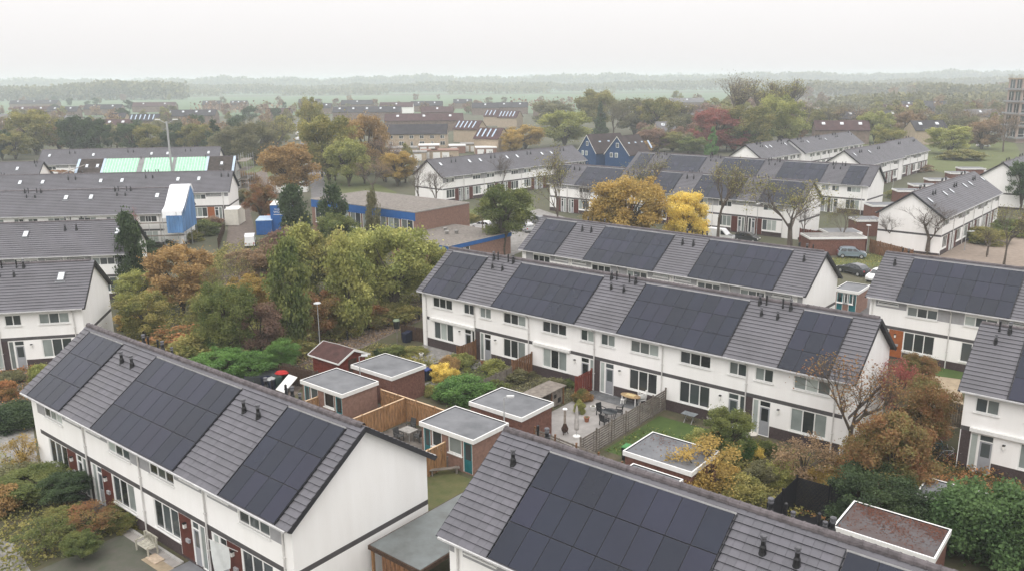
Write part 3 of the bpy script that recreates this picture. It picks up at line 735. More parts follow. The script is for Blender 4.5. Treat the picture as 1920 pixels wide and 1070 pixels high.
# ---------------------------------------------------------------- carport
T = thing('carport', 'wooden carport with grey felt roof beside the white gable', 'carport', (*MF(26.85, -29.7), 0), MT)
m = MB(); m.box(0, 3.7, 0, 7.2, 2.35, 2.57); m.build('fascia', DKW, T)
m = MB(); m.box(.08, 3.62, .08, 7.12, 2.57, 2.595); m.build('flat_roof', mat('wet_felt', (.10, .105, .10), .5, .2, .8, .1, 14, col2=(.17, .19, .19)), T)
for x, y in ((.1, .1), (3.5, .1), (.1, 3.4), (3.5, 3.4), (.1, 7.0), (3.5, 7.0)):
    m = MB(); m.box(x, x + .13, y, y + .13, 0, 2.35); m.build('post', TAN, T)
for i in range(8):
    m = MB(); m.box(1.0 + i * .32, 1.28 + i * .32, .02, .05, .1, 2.35); m.build('board', BRW, T)
m = MB(); m.box(.4, .9, .3, 5, 0, .02); m.build('floor_slab', CONC, T)
# white van roof like awning strips left out: the pale lean-to behind the carport
T = thing('lean_to_roof', 'pale grey lean-to roof between the white gable and the nearest roof', 'lean-to', (*MF(28.2, -23.5), 0), MT)
m = MB(); m.extr([(-.1, 2.5), (5.3, 2.62), (5.3, 2.70), (-.1, 2.58)], 0, 3.3); m.build('roof_sheet', mat('pale_sheet', (.34, .36, .37), .35, .15, .6, 0, 10, col2=(.22, .24, .25)), T)
for x, y in ((.05, .0), (3.15, 0), (.05, 5.1), (3.15, 5.1)):
    m = MB(); m.box(x, x + .1, y, y + .1, 0, 2.5); m.build('post', GRW, T)
m = MB(); m.box(0, 3.3, 5.1, 5.2, 0, 2.5); m.build('back_wall', mat('pale_boards', (.36, .36, .35), .7, .1, 2), T)

# ---------------------------------------------------------------- small things
def at(px, py): return (*G(px, py), 0)
def bin_(label, px=None, py=None, body=BPLAS, lid=None, rz=0, xy=None, group=None):
    T = thing('wheelie_bin', label, 'wheelie bin', xy or at(px, py), MT + rz, group)
    m = MB(); n = len(m.v)
    m.v += [(-.24, -.28, .08), (.24, -.28, .08), (.24, .22, .08), (-.24, .22, .08), (-.29, -.34, 1.0), (.29, -.34, 1.0), (.29, .34, 1.0), (-.29, .34, 1.0)]
    for q in ((0, 3, 2, 1), (0, 1, 5, 4), (1, 2, 6, 5), (2, 3, 7, 6), (3, 0, 4, 7), (4, 5, 6, 7)): m.f.append(q); m.m.append(0)
    m.build('body', body, T)
    m = MB(); m.v += [(-.31, -.37, 1.0), (.31, -.37, 1.0), (.31, .34, 1.0), (-.31, .34, 1.0), (-.27, -.32, 1.07), (.27, -.32, 1.07), (.27, .3, 1.1), (-.27, .3, 1.1)]
    for q in ((0, 3, 2, 1), (0, 1, 5, 4), (1, 2, 6, 5), (2, 3, 7, 6), (3, 0, 4, 7), (4, 5, 6, 7)): m.f.append(q); m.m.append(0)
    m.build('lid', lid or body, T)
    m = MB(); m.tube((-.25, .37, 1.0), (.25, .37, 1.0), .02); m.build('handle', body, T)
    for x in (-.27, .22):
        m = MB(); m.tube((x, .24, .1), (x + .05, .24, .1), .1, k=10); m.build('wheel', RUB, T)
    return T
NAVY = mat('navy_plastic', (.012, .016, .04), .5, .2, 3)
bin_('dark wheelie bin left of three in a row by the end wall', 762, 642, NAVY)
bin_('dark wheelie bin in the middle of three by the end wall', 769, 638, NAVY)
bin_('dark wheelie bin right of three by the end wall', 777, 635, NAVY, DBLU)
bin_('dark bin with blue lid behind the windowless brick shed', 801, 713, NAVY, DBLU)
bin_('blue-lidded wheelie bin below the first floor awning window', 1062, 712, NAVY, DBLU)
bin_('black wheelie bin with green lid beside the shed by the lawn', 1176, 862, BPLAS, mat('green_lid', (.05, .2, .06), .5, .1, 3))
bin_('navy bin nearest the ridge in the cluttered yard', 500, 728, NAVY)
bin_('navy bin with pale bag on its lid in the cluttered yard', 509, 731, NAVY, STEEL)
bin_('dark green bin beside the white boards in the cluttered yard', 521, 728, mat('dkgreen_plastic', (.015, .035, .03), .5, .1, 3))
bin_('black bin by the bicycles at the white house', 1812, 873, BPLAS)
T = thing('white_boards', 'stack of white plastic boards propped in the cluttered yard', 'boards', at(538, 735), MT)
for i in range(4):
    m = MB(); m.beam((-.7 + i * .3, -.5, .2), (-.7 + i * .3, .9, 1.15), .28, .05); m.build('board', WPLAS, T)
m = MB(); m.lathe((0, 0, 0), [(.3, 0), (.42, .12), (.3, .28), (.1, .34)], 9, sx=1.5); tgt = m.build('red_cloth', mat('red_cloth', (.45, .03, .03), .9, .2, 6), loc=(G(530, 722)[0], G(530, 722)[1], 1.0)); tgt['label'] = 'crumpled red cloth on top of the white boards'; tgt['category'] = 'cloth'
T = thing('covered_trailer', 'dark trailer with sagging grey cover behind the bottom-left ridge', 'trailer', at(495, 722), MT + .9)
m = MB(); m.extr([(-.8, .5), (.8, .5), (.85, 1.05), (0, 1.2), (-.85, 1.05)], -1.5, 1.5); m.build('cover', mat('grey_cover', (.05, .055, .06), .5, .2, 2, .3, 4), T)
for y in (-.85, .8):
    m = MB(); m.tube((0, y, .3), (0, y + .12, .3), .3, k=12); m.build('wheel', RUB, T)

def lamp(label, px=None, py=None, top=None, xy=None, h=None, arm=.7, rz=0, double=False, head=LEDC):
    x, y = xy or G(px, py); H = h or HT(px, top, x, y)
    T = thing('street_lamp', label, 'street lamp', (x, y, 0), rz)
    m = MB(); m.tube((0, 0, 0), (0, 0, 1.1), .075, .06, 8); m.tube((0, 0, 1.1), (0, 0, H), .055, .035, 8); m.build('pole', STEEL, T)
    if double:
        m = MB(); m.lathe((0, 0, H), [(.05, 0), (.32, .06), (.36, .10), (.3, .16), (.05, .18)], 12); m.build('lamp_head', mat('lamp_hood', (.55, .56, .56), .5, .05, 3), T)
    else:
        m = MB(); m.tube((0, 0, H), (arm * .4, 0, H + .08), .03, k=6); m.build('arm', STEEL, T)
        m = MB(); m.box(arm * .3, arm + .1, -.11, .11, H + .05, H + .16); m.build('lamp_head', mat('lamp_hood', (.55, .56, .56), .5, .05, 3), T)
        m = MB(); m.box(arm * .4, arm, -.09, .09, H + .02, H + .05); m.build('lamp_glass', head, T)
    return T
def alley_lamp(label, px, top, v=-13.2, **k):
    lo, hi = -20, 60
    for _ in range(40):
        m_ = (lo + hi) / 2
        if PR(*MF(m_, v), 0)[0] < px: lo = m_
        else: hi = m_
    x, y = MF(lo, v); return lamp(label, xy=(x, y), h=HT(px, top, x, y), **k)
alley_lamp('thin alley lamp post rising before the windowless shed', 678, 668, arm=.6)
alley_lamp('thin alley lamp post rising over the hutch shed roof', 946, 745, arm=.6)
lamp('tall mushroom-topped lamp beside the footpath and cabin', 601, 662, 570, double=True)
lamp('lamp post between the left terraces at the conifer', 206, 578, 535, double=True)
lamp('lamp post beside the parked blue-grey hatchback', 1624, 474, 424, double=True)
lamp('lamp with leaning arm before the wide blank gable terrace', 1808, 470, 435, arm=1.0)
lamp('lamp post by the street in front of the yellow tree terrace', 1417, 452, 384, double=True)
lamp('lamp post among the far flat garages', 1672, 370, 332, double=True)
lamp('lamp post standing on the grass by the white car at upper right', 1845, 268, 243, double=True)
T = thing('tall_mast', 'tall galvanised mast with short top arms above the green roof', 'mast', at(328, 375), 0)
x, y = G(328, 375); Hm = HT(328, 228, x, y)
m = MB(); m.tube((0, 0, 0), (0, 0, Hm), .25, .20, 10); m.build('pole', STEEL, T)
for d in (-1, 1):
    m = MB(); m.tube((0, 0, Hm - .5), (d * 1.8, 0, Hm + .4), .06, k=6); m.build('arm', STEEL, T); m = MB(); m.box(d * 1.9 - .5, d * 1.9 + .5, -.25, .25, Hm + .3, Hm + .5); m.build('lamp_head', WPLAS, T)
for i, (px, py, lb) in enumerate([(652, 637, 'black bollard nearest the log cabin'), (729, 612, 'black bollard halfway along the footpath'), (786, 598, 'black bollard at the corner of the long terrace')]):
    T = thing('bollard', lb, 'bollard', at(px, py)); m = MB(); m.lathe((0, 0, 0), [(.09, 0), (.09, .78), (.11, .80), (.11, .90), (.05, .96)], 10); m.build('post', BPLAS, T)
T = thing('litter_bin', 'black litter bin on a pale post beside the footpath', 'litter bin', at(745, 642))
x, y = G(745, 642); m = MB(); m.tube((0, 0, 0), (0, 0, 1.6), .05); m.build('post', GRW, T)
m = MB(); m.lathe((0, 0, 1.5), [(.28, 0), (.33, .75)], 10); m.build('body', BPLAS, T); m = MB(); m.lathe((0, 0, 2.25), [(.36, 0), (.3, .12)], 10); m.build('lid', mat('grey_green_lid', (.2, .25, .17), .6, .1, 3), T)

def table_round(label, px, py, r=.6, h=.74, top=CGL, leg=BPLAS):
    T = thing('garden_table', label, 'table', at(px, py)); m = MB(); m.lathe((0, 0, h - .03), [(r, 0), (r, .03)], 20); m.build('tabletop', top, T)
    for a in range(4):
        m = MB(); t = a * PI / 2 + .4; m.tube((r * .75 * cos(t), r * .75 * sin(t), 0), (r * .35 * cos(t), r * .35 * sin(t), h - .03), .022); m.build('leg', leg, T)
    return T
def chair(label, px, py, rz, m_=BPLAS, high=.95, arms=True, group=None, z=0):
    T = thing('garden_chair', label, 'chair', (*G(px, py), z), rz, group)
    m = MB(); m.box(-.26, .26, -.25, .25, .38, .44); m.build('seat', m_, T)
    m = MB(); m.beam((0, .24, .42), (0, .34, high), .5, .05, up=(0, 1, 0)); m.build('backrest', m_, T)
    for x in (-.25, .25):
        for y in (-.22, .24): m = MB(); m.box(x - .025, x + .025, y - .025, y + .025, 0, .38); m.build('leg', m_, T)
        if arms: m = MB(); m.box(x - .03, x + .03, -.25, .28, .62, .66); m.box(x - .02, x + .02, -.24, -.2, .42, .62); m.build('armrest', m_, T)
    return T
table_round('round black glass-topped table on the paved patio', 1143, 787)
chair('black chair left of the round patio table', 1127, 778, MT + 1.3)
chair('black chair right of the round patio table', 1160, 779, MT - 1.2)
chair('black chair in front of the round patio table', 1133, 797, MT + 2.9)
T = thing('oval_table', 'white oval garden table with tan top against the patio wall', 'table', at(1182, 757), MT)
m = MB(); m.lathe((0, 0, .70), [(.5, 0), (.5, .05)], 20, sx=1.75, sy=.95); m.build('tabletop', mat('tan_top', (.40, .28, .15), .7, .2, 4), T)
for x, y in ((-.6, -.3), (.6, -.3), (-.6, .3), (.6, .3)): m = MB(); m.tube((x, y, 0), (x, y, .7), .04, k=8); m.build('leg', WPLAS, T)
x, y = G(1182, 757); m = MB(); m.box(-.38, .38, -.2, .2, .755, .80); t = m.build('folded_board', mat('pale_yellow_board', (.62, .50, .27), .7, .08, 5), loc=(x, y, 0), rz=MT); t['label'] = 'pale yellow flat box lying on the oval table'; t['category'] = 'box'
T = thing('plastic_stool', 'small white plastic stool under the oval table', 'stool', at(1168, 756), MT)
m = MB(); m.lathe((0, 0, .36), [(.2, 0), (.2, .04)], 10); m.build('seat', WPLAS, T)
for i in range(4): t = i * PI / 2 + .8; m = MB(); m.beam((.2 * cos(t), .2 * sin(t), 0), (.14 * cos(t), .14 * sin(t), .36), .06); m.build('leg', WPLAS, T)
for i in range(3): chair(['white plastic chair at the bottom of the stack by the oval table', 'white plastic chair in the middle of the stack by the oval table', 'white plastic chair on top of the stack by the oval table'][i], 1203, 757, MT - .6, WPLAS, .9, True, 'stacked white chairs', z=.12 * i + (.06 if i else 0))
# pot stove, parasol, lean-to hutch
T = thing('chimenea', 'rusty garden stove with tall grey flue on the patio', 'garden stove', at(1059, 813)); m = MB()
m.lathe((0, 0, .15), [(.1, 0), (.23, .12), (.26, .32), (.16, .52), (.1, .7)], 12); m.build('body', TERRA, T)
for i in range(3): t = i * 2.1; m = MB(); m.tube((.25 * cos(t), .25 * sin(t), 0), (.14 * cos(t), .14 * sin(t), .3), .03); m.build('leg', TERRA, T)
m = MB(); m.tube((0, 0, .85), (0, 0, 1.9), .09, k=8); m.build('flue', mat('rusty_grey_flue', (.33, .29, .25), .6, .2, 4), T); m = MB(); m.lathe((0, 0, 1.9), [(.14, 0), (.19, .05), (.14, .1)], 10); m.build('flue_cap', WPLAS, T)
T = thing('folded_parasol', 'folded grey parasol standing on the patio', 'parasol', at(1081, 818)); m = MB(); m.lathe((0, 0, .55), [(.17, 0), (.2, .15), (.15, .9), (.09, 1.6), (.03, 1.85)], 9); m.build('canopy', PARAS, T)
m = MB(); m.tube((0, 0, 0), (0, 0, 2.5), .025); m.build('pole', STEEL, T); m = MB(); m.lathe((0, 0, 0), [(.28, 0), (.28, .08), (.05, .12)], 12); m.build('base', WPLAS, T)
T = thing('wooden_hutch', 'open-fronted wooden lean-to store left of the patio', 'store', (*MF(18.4, -7.9), 0), MT)
m = MB(); m.extr([(-.1, 1.5), (4.6, 1.5), (4.6, 1.56), (-.1, 1.56)], 0, 1.75); m.build('roof', GRW, T)
m = MB(); m.box(0, .05, 0, 4.5, 0, 1.5); m.build('back_wall', DKW, T)
for y in (.05, 1.4, 2.8, 4.35): m = MB(); m.box(1.55, 1.63, y, y + .08, 0, 1.5); m.build('post', BRW, T)
for y in (2.9,): m = MB(); m.box(1.5, 1.55, y, y + 1.4, .1, 1.4); m.box(.05, 1.55, y, y + .03, 0, 1.45); m.build('rabbit_cage_front', GRW, T); m = MB(); m.box(1.555, 1.57, y + .3, y + .6, .8, 1.1, 0); m.box(1.555, 1.57, y + .8, y + 1.2, .3, .7, 0); m.build('cage_opening', DGLOOM, T)
for k_, (px, py, lb) in enumerate([(833, 887, 'grey picnic bench beside the teal door shed, upper plank seat'), (815, 873, 'grey picnic table beside the teal door shed')]):
    T = thing('plank_bench' if k_ == 0 else 'plank_table', lb, 'bench' if k_ == 0 else 'table', at(px, py), MT + .9); hh = .45 if k_ == 0 else .74
    for i in range(2 if k_ == 0 else 5): m = MB(); m.box(-1.0, 1.0, -.3 + i * .16, -.16 + i * .16, hh - .05, hh); m.build('plank', GRW, T)
    for x in (-.8, .8): m = MB(); m.box(x - .05, x + .05, -.28, .2, 0, hh - .05); m.build('leg', GRW, T)
T = thing('garden_table', 'square grey table among dark chairs beyond the tan fence', 'table', at(766, 822), MT); m = MB(); m.box(-.55, .55, -.45, .45, .7, .74); m.build('tabletop', mat('worn_top', (.28, .27, .25), .7, .2, 4), T)
for x, y in ((-.45, -.35), (.45, -.35), (-.45, .35), (.45, .35)): m = MB(); m.tube((x, y, 0), (x, y, .7), .02); m.build('leg', STEEL, T)
chair('dark chair left of the square grey table', 748, 826, MT + 1.5, mat('dark_mesh', (.06, .06, .06), .7, .2, 4)); chair('dark chair behind the square grey table', 771, 808, MT + .1, MATS['dark_mesh']); chair('dark chair right of the square grey table', 785, 826, MT - 1.4, MATS['dark_mesh'])
T = thing('folding_table', 'small grey folding table against the plinth beside the lawn', 'table', at(1292, 791), MT); m = MB(); m.box(-.55, .55, -.35, .35, .68, .71); m.build('tabletop', mat('slate_top', (.20, .22, .23), .4, .15, 3), T)
for x in (-.3, .3): m = MB(); m.beam((x, -.3, 0), (x, .3, .68), .03); m.beam((x, .3, 0), (x, -.3, .68), .03); m.build('leg', STEEL, T)
T = thing('bird_bath', 'round white bird bath on a slim stem beside the back door', 'bird bath', at(1408, 838)); m = MB(); m.lathe((0, 0, .95), [(.1, 0), (.38, .04), (.42, .1), (.40, .11), (.3, .07)], 14); m.build('bowl', mat('pale_stone', (.55, .52, .46), .8, .1, 4), T); m = MB(); m.tube((0, 0, 0), (0, 0, .96), .05, k=8); m.build('stem', MATS['pale_stone'], T)
T = thing('garden_bench', 'weathered white slatted bench in the bottom-left front yard', 'bench', (*G(276, 1034), 0), LT)
BW = mat('weathered_white_wood', (.50, .48, .40), .9, .2, 5)
for i in range(5): m = MB(); m.box(-.62, .62, -.25 + i * .1, -.17 + i * .1, .42, .45); m.build('slat', BW, T)
for i in range(9): m = MB(); m.beam((-.56 + i * .14, .28, .46), (-.56 + i * .14, .36, .92), .05, .02); m.build('slat', BW, T)
m = MB(); m.beam((-.64, .36, .92), (.64, .36, .92), .05, .08); m.beam((-.64, .28, .46), (.64, .28, .46), .04, .06); m.build('back_rail', BW, T)
for x in (-.62, .62):
    for y in (-.25, .28): m = MB(); m.box(x - .035, x + .035, y - .035, y + .035, 0, .62 if y < 0 else .95); m.build('leg', BW, T)
    m = MB(); m.box(x - .04, x + .04, -.3, .3, .62, .66); m.build('armrest', BW, T)
m = MB(); m.box(-.5, .5, -.28, .28, 0, .08); t = m.build('wooden_step', mat('pale_step', (.50, .40, .30), .85, .15, 5), loc=(*G(291, 1048), 0), rz=LT); t['label'] = 'pale wooden board lying in front of the white bench'; t['category'] = 'board'
# banner
def text_obj(fc, parent):
    tmp = bpy.data.objects.new('tmp', fc); C.objects.link(tmp); dg = bpy.context.evaluated_depsgraph_get()
    me = bpy.data.meshes.new_from_object(tmp.evaluated_get(dg)); me.materials.clear(); bpy.data.objects.remove(tmp); return ob('lettering', me, parent)
T = thing('house_banner', 'white banner with grey lettering hanging from a slanted pole at the house front', 'banner', (*LF(21.75, .40), 0), LT)
m = MB(); m.tube((1.66, .0, 2.42), (1.24, -1.22, 3.53), .02); m.build('pole', WPLAS, T)
m = MB(); nx = 8; A0, A1 = Vector((1.52, -.38, 2.75)), Vector((1.25, -1.20, 3.51))
for i in range(nx):
    for j in range(6):
        def P_(i, j):
            p = A0.lerp(A1, i / nx); dz = j / 6 * (1.15 + .75 * (i / nx)); off = .04 * sin(i * 1.1 + j * .6); return (p.x + off * .7, p.y + off * .4 + .12 * (j / 6) * (i / nx), p.z - dz)
        m.poly([P_(i, j), P_(i + 1, j), P_(i + 1, j + 1), P_(i, j + 1)])
flag = m.build('cloth', mat('banner_cloth', (.76, .79, .78), .8, .04, 3), T)
fc = bpy.data.curves.new('lettering', 'FONT'); fc.body = 'Woonservice 83'; fc.size = .11; fc.align_x = 'CENTER'
fo = text_obj(fc, T); dvec = (A0 - A1).normalized(); fo.data.materials.append(mat('grey_print', (.12, .15, .15), .8, .05, 3))
xa = Vector((dvec.x, dvec.y, .15)).normalized(); nn = Vector((dvec.y, -dvec.x, 0)).normalized(); nn = nn if nn.x < 0 else -nn; ya = nn.cross(xa) if nn.cross(xa).z > 0 else xa.cross(nn)
xa2 = ya.cross(nn); pos = A0.lerp(A1, .5) + Vector((0, 0, -.8)) + nn * .07
fo.matrix_local = Matrix(((xa2.x, ya.x, nn.x, pos.x), (xa2.y, ya.y, nn.y, pos.y), (xa2.z, ya.z, nn.z, pos.z), (0, 0, 0, 1)))
def bicycle(label, px, py, rz, m_=STEEL, group=None):
    T = thing('bicycle', label, 'bicycle', at(px, py), rz, group)
    for x in (-.52, .52):
        m = MB(); k = 16
        for i in range(k):
            a, b = 2 * PI * i / k, 2 * PI * (i + 1) / k; m.tube((x + .34 * cos(a), 0, .35 + .34 * sin(a)), (x + .34 * cos(b), 0, .35 + .34 * sin(b)), .018, k=4, cap=False)
        for i in range(4): a = PI * i / 4; m.tube((x - .33 * cos(a), 0, .35 - .33 * sin(a)), (x + .33 * cos(a), 0, .35 + .33 * sin(a)), .004, k=3, cap=False)
        m.build('wheel', RUB, T)
    m = MB(); P = [(-.52, 0, .35), (-.12, 0, .32), (-.22, 0, .85), (.38, 0, .88), (.52, 0, .35), (.36, 0, 1.02)]
    for a, b in ((0, 1), (1, 2), (0, 2), (2, 3), (1, 3), (3, 4), (3, 5)): m.tube(P[a], P[b], .018, k=5)
    m.build('frame', m_, T)
    m = MB(); m.tube((.36, -.28, 1.04), (.36, .28, 1.04), .015, k=5); m.build('handlebar', STEEL, T); m = MB(); m.box(-.34, -.1, -.06, .06, .9, .95); m.build('saddle', BPLAS, T)
for i, (px, py, rz, c, lb) in enumerate([(1752, 852, .5, TEAL, 'teal bicycle nearest the red maple'), (1762, 860, .3, BPLAS, 'black bicycle second from the red maple'), (1773, 866, .6, STEEL, 'grey bicycle leaning in the middle of the cluster'), (1785, 872, .4, REDW, 'dark red bicycle nearest the white house wall'), (1770, 874, -.2, BPLAS, 'black bicycle lying lowest in the cluster')]): bicycle(lb, px, py, MT + rz, c)

POT = mat('terracotta', (.30, .12, .07), .8, .15, 5)
for i, (px, py, h_, m_, lb) in enumerate([(1100, 790, .35, POT, 'terracotta pot by the hutch store posts'), (1112, 768, .3, WPLAS, 'white pot at the red fence end of the patio'), (1216, 772, .3, BPLAS, 'black pot beside the stacked white chairs'), (1020, 702, .4, POT, 'terracotta pot under the third living room window'), (952, 692, .3, BPLAS, 'dark pot at the brown fence panel'),
        (905, 682, .3, POT, 'terracotta pot beside the second back door'), (1330, 790, .35, CONC, 'grey stone pot at the plinth beside the lawn'), (1425, 842, .35, POT, 'terracotta pot next to the bird bath'), (790, 668, .3, WPLAS, 'white bucket by the dark wheelie bins'), (702, 792, .35, POT, 'terracotta pot on the mossy paving beyond the bottom-left ridge'), (715, 780, .3, DBLU, 'blue tub on the mossy paving beyond the bottom-left ridge'), (858, 872, .3, BPLAS, 'black pot beside the teal shed door')]):
    T = thing('plant_pot', lb, 'plant pot', at(px, py)); m = MB(); m.lathe((0, 0, 0), [(.14, 0), (.21, h_), (.23, h_), (.23, h_ + .04), (.18, h_ + .04)], 10); m.build('pot', m_, T); m = MB(); m.lathe((0, 0, h_ + .04), [(.17, 0), (.15, .02)], 8); m.build('soil', SOIL, T)
# ---------------------------------------------------------------- vegetation
def leafmat(name, rough=.75):
    """leaf colour comes from the tree (object colour and a second hue), broken up leaf by leaf"""
    m = bpy.data.materials.new(name); m.use_nodes = True; t = m.node_tree; b = t.nodes['Principled BSDF']; b.inputs['Roughness'].default_value = rough; b.inputs['Specular IOR Level'].default_value = .2
    oi = N(t, 'ShaderNodeObjectInfo'); c2 = N(t, 'ShaderNodeAttribute'); c2.attribute_type = 'OBJECT'; c2.attribute_name = 'hue2'
    at_ = N(t, 'ShaderNodeAttribute'); at_.attribute_name = 'tint'
    g = N(t, 'ShaderNodeNewGeometry'); n = N(t, 'ShaderNodeTexNoise'); n.inputs['Scale'].default_value = .45; n.inputs['Detail'].default_value = 3
    t.links.new(g.outputs['Position'], n.inputs['Vector'])
    ma = N(t, 'ShaderNodeMath', operation='MULTIPLY_ADD'); ma.inputs[1].default_value = .45; t.links.new(at_.outputs['Fac'], ma.inputs[0]); t.links.new(n.outputs['Fac'], ma.inputs[2])
    mr = N(t, 'ShaderNodeMapRange'); mr.inputs[1].default_value = .42; mr.inputs[2].default_value = .95; t.links.new(ma.outputs[0], mr.inputs[0])
    mx = N(t, 'ShaderNodeMix', data_type='RGBA'); t.links.new(mr.outputs[0], mx.inputs[0]); t.links.new(oi.outputs['Color'], mx.inputs[6]); t.links.new(c2.outputs['Color'], mx.inputs[7])
    br = N(t, 'ShaderNodeMapRange'); br.inputs[3].default_value = .85; br.inputs[4].default_value = 1.75; t.links.new(at_.outputs['Fac'], br.inputs[0])
    sc = N(t, 'ShaderNodeVectorMath', operation='SCALE'); t.links.new(mx.outputs[2], sc.inputs[0]); t.links.new(br.outputs[0], sc.inputs['Scale'])
    hs = N(t, 'ShaderNodeHueSaturation'); hs.inputs['Saturation'].default_value = .90; hs.inputs['Value'].default_value = 1.4; t.links.new(sc.outputs[0], hs.inputs['Color']); t.links.new(hs.outputs[0], b.inputs['Base Color'])
    tr = N(t, 'ShaderNodeBsdfTranslucent'); t.links.new(hs.outputs[0], tr.inputs['Color'])
    ms = N(t, 'ShaderNodeMixShader'); ms.inputs[0].default_value = .35
    o = [x for x in t.nodes if x.type == 'OUTPUT_MATERIAL'][0]
    t.links.new(b.outputs[0], ms.inputs[1]); t.links.new(tr.outputs[0], ms.inputs[2]); t.links.new(ms.outputs[0], o.inputs['Surface'])
    return m
LEAF = leafmat('leaves')
def leafmesh(name, quads, mats=None, extra=None):
    """quads: (centre, u-axis, v-axis, tint)"""
    V = []; F = []; T = []
    for c, u, v, t in quads:
        n = len(V); V += [(c[0] - u[0] - v[0] * .3, c[1] - u[1] - v[1] * .3, c[2] - u[2] - v[2] * .3), (c[0] + v[0], c[1] + v[1], c[2] + v[2]), (c[0] + u[0] - v[0] * .3, c[1] + u[1] - v[1] * .3, c[2] + u[2] - v[2] * .3), (c[0] - v[0], c[1] - v[1], c[2] - v[2])]
        F.append((n, n + 3, n + 2, n + 1)); T.append(t)
    nl = len(F)
    if extra:
        n = len(V); V += extra.v; F += [tuple(i + n for i in f) for f in extra.f]; T += [.5] * len(extra.f)
    me = bpy.data.meshes.new(name); me.from_pydata(V, [], F)
    a = me.attributes.new('tint', 'FLOAT', 'FACE'); a.data.foreach_set('value', T)
    me.materials.append(LEAF)
    if extra: me.materials.append(mats or BARK); me.polygons.foreach_set('material_index', [0] * nl + [1] * (len(F) - nl))
    me.update(); return me
def rv(r):
    while True:
        v = Vector((r.uniform(-1, 1), r.uniform(-1, 1), r.uniform(-1, 1)))
        if .01 < v.length < 1: return v.normalized()
def leafq(r, c, s, up=.3, t=None):
    n = (rv(r) + Vector((0, 0, up))).normalized(); u = n.cross(rv(r)).normalized() * s; v = n.cross(u) * r.uniform(.55, .9)
    return (c, u, v, r.random() if t is None else t)
def crown_round(seed, n=7000, leaf=.16, lobes=34, squash=.5, low=.0, shape='round', spread=.23, core=.25, limb=True):
    """unit crown: radius 1 across, height 2*squash..; sits with its base at z=low"""
    r = random.Random(seed); cs = []
    for i in range(lobes):
        d = rv(r); q = r.random() ** .33 * .80
        if r.random() > core * .6: q = max(q, .5)
        z = d.z
        z = math.copysign(abs(z) ** .72, z)
        k = 1.0
        if shape == 'cone': zz = r.random() ** 1.25; k = (1 - zz) * .95 + .06; a = r.uniform(0, 2 * PI); rr = k * r.uniform(.45, .85); cs.append((Vector((rr * cos(a), rr * sin(a), zz * 2 - 1)), spread * (.5 + .7 * k), r.random()))
        elif shape == 'column': zz = r.uniform(-1, 1); k = math.sqrt(max(0.05, 1 - abs(zz) ** 2.6)); a = r.uniform(0, 2 * PI); rr = k * r.uniform(.3, .7); cs.append((Vector((rr * cos(a), rr * sin(a), zz)), spread * 1.05, r.random()))
        elif shape == 'bush': cs.append((Vector((d.x * q, d.y * q, abs(z) * q * 1.5 - .75)), spread * r.uniform(.8, 1.3), r.random()))
        else: cs.append((Vector((d.x * q * r.uniform(.85, 1.1), d.y * q * r.uniform(.85, 1.1), z * q)), spread * r.uniform(.7, 1.35), r.random()))
    Q = []; per = n // lobes
    for c, s, t in cs:
        m = int(per * (s / spread) ** 2)
        for _ in range(m):
            d = rv(r); q = r.random() ** .45 * s; p = c + Vector((d.x, d.y, d.z * .8)) * q
            Q.append(leafq(r, p, leaf * r.uniform(.55, 1.15), .35, min(1, max(0, t * .55 + r.random() * .45))))
    for _ in range(n // 12):  # stray sprays that break the outline
        c, s, t = r.choice(cs); p = c * r.uniform(1.0, 1.18) + rv(r) * s * r.uniform(.8, 1.2); Q.append(leafq(r, p, leaf * .8, .2))
    ex = None
    if limb:
        ex = MB()
        for c, s, t in cs[::3]: mid = Vector((c.x * .3, c.y * .3, -.75 + .35 * (c.z + 1))); ex.tube((0, 0, -1.15), tuple(mid), .035, .022, 4, cap=False); ex.tube(tuple(mid), tuple(c), .022, .008, 3, cap=False)
    return Q, ex
def branches(seed, depth=6, spread=.55, up=.25, r0=.05, len0=.55, ratio=.74, kids=3, leaves=0, leaf=.05, twist=1.0):
    r = random.Random(seed); m = MB(); Q = []
    def go(p, d, L, rad, k):
        e = p + d * L
        m.tube(tuple(p), tuple(e), rad, rad * .66, 4 if k > 3 else 3, cap=False)
        if k == 0:
            for _ in range(leaves): Q.append(leafq(r, e + rv(r) * L * .8, leaf * r.uniform(.6, 1.1), .1))
            return
        for i in range(kids if k > 1 else 2):
            nd = (d + rv(r) * spread * twist + Vector((0, 0, up))).normalized(); f = r.uniform(.55, 1.0)
            go(p + d * L * f, nd, L * ratio * r.uniform(.75, 1.15), rad * (.62 if f > .8 else .5), k - 1)
    go(Vector((0, 0, -1)), Vector((r.uniform(-.05, .05), r.uniform(-.05, .05), 1)).normalized(), len0, r0, depth)
    zs = [v[2] for v in m.v]; top = max(zs); w = max(max(abs(v[0]), abs(v[1])) for v in m.v)
    f = 2 / (top + 1); g = 1 / w
    m.v = [(x * g, y * g, (z + 1) * f - 1) for x, y, z in m.v]
    Q = [(Vector((c.x * g, c.y * g, (c.z + 1) * f - 1)), u, v, t) for c, u, v, t in Q]
    return Q, m
TPL = {}
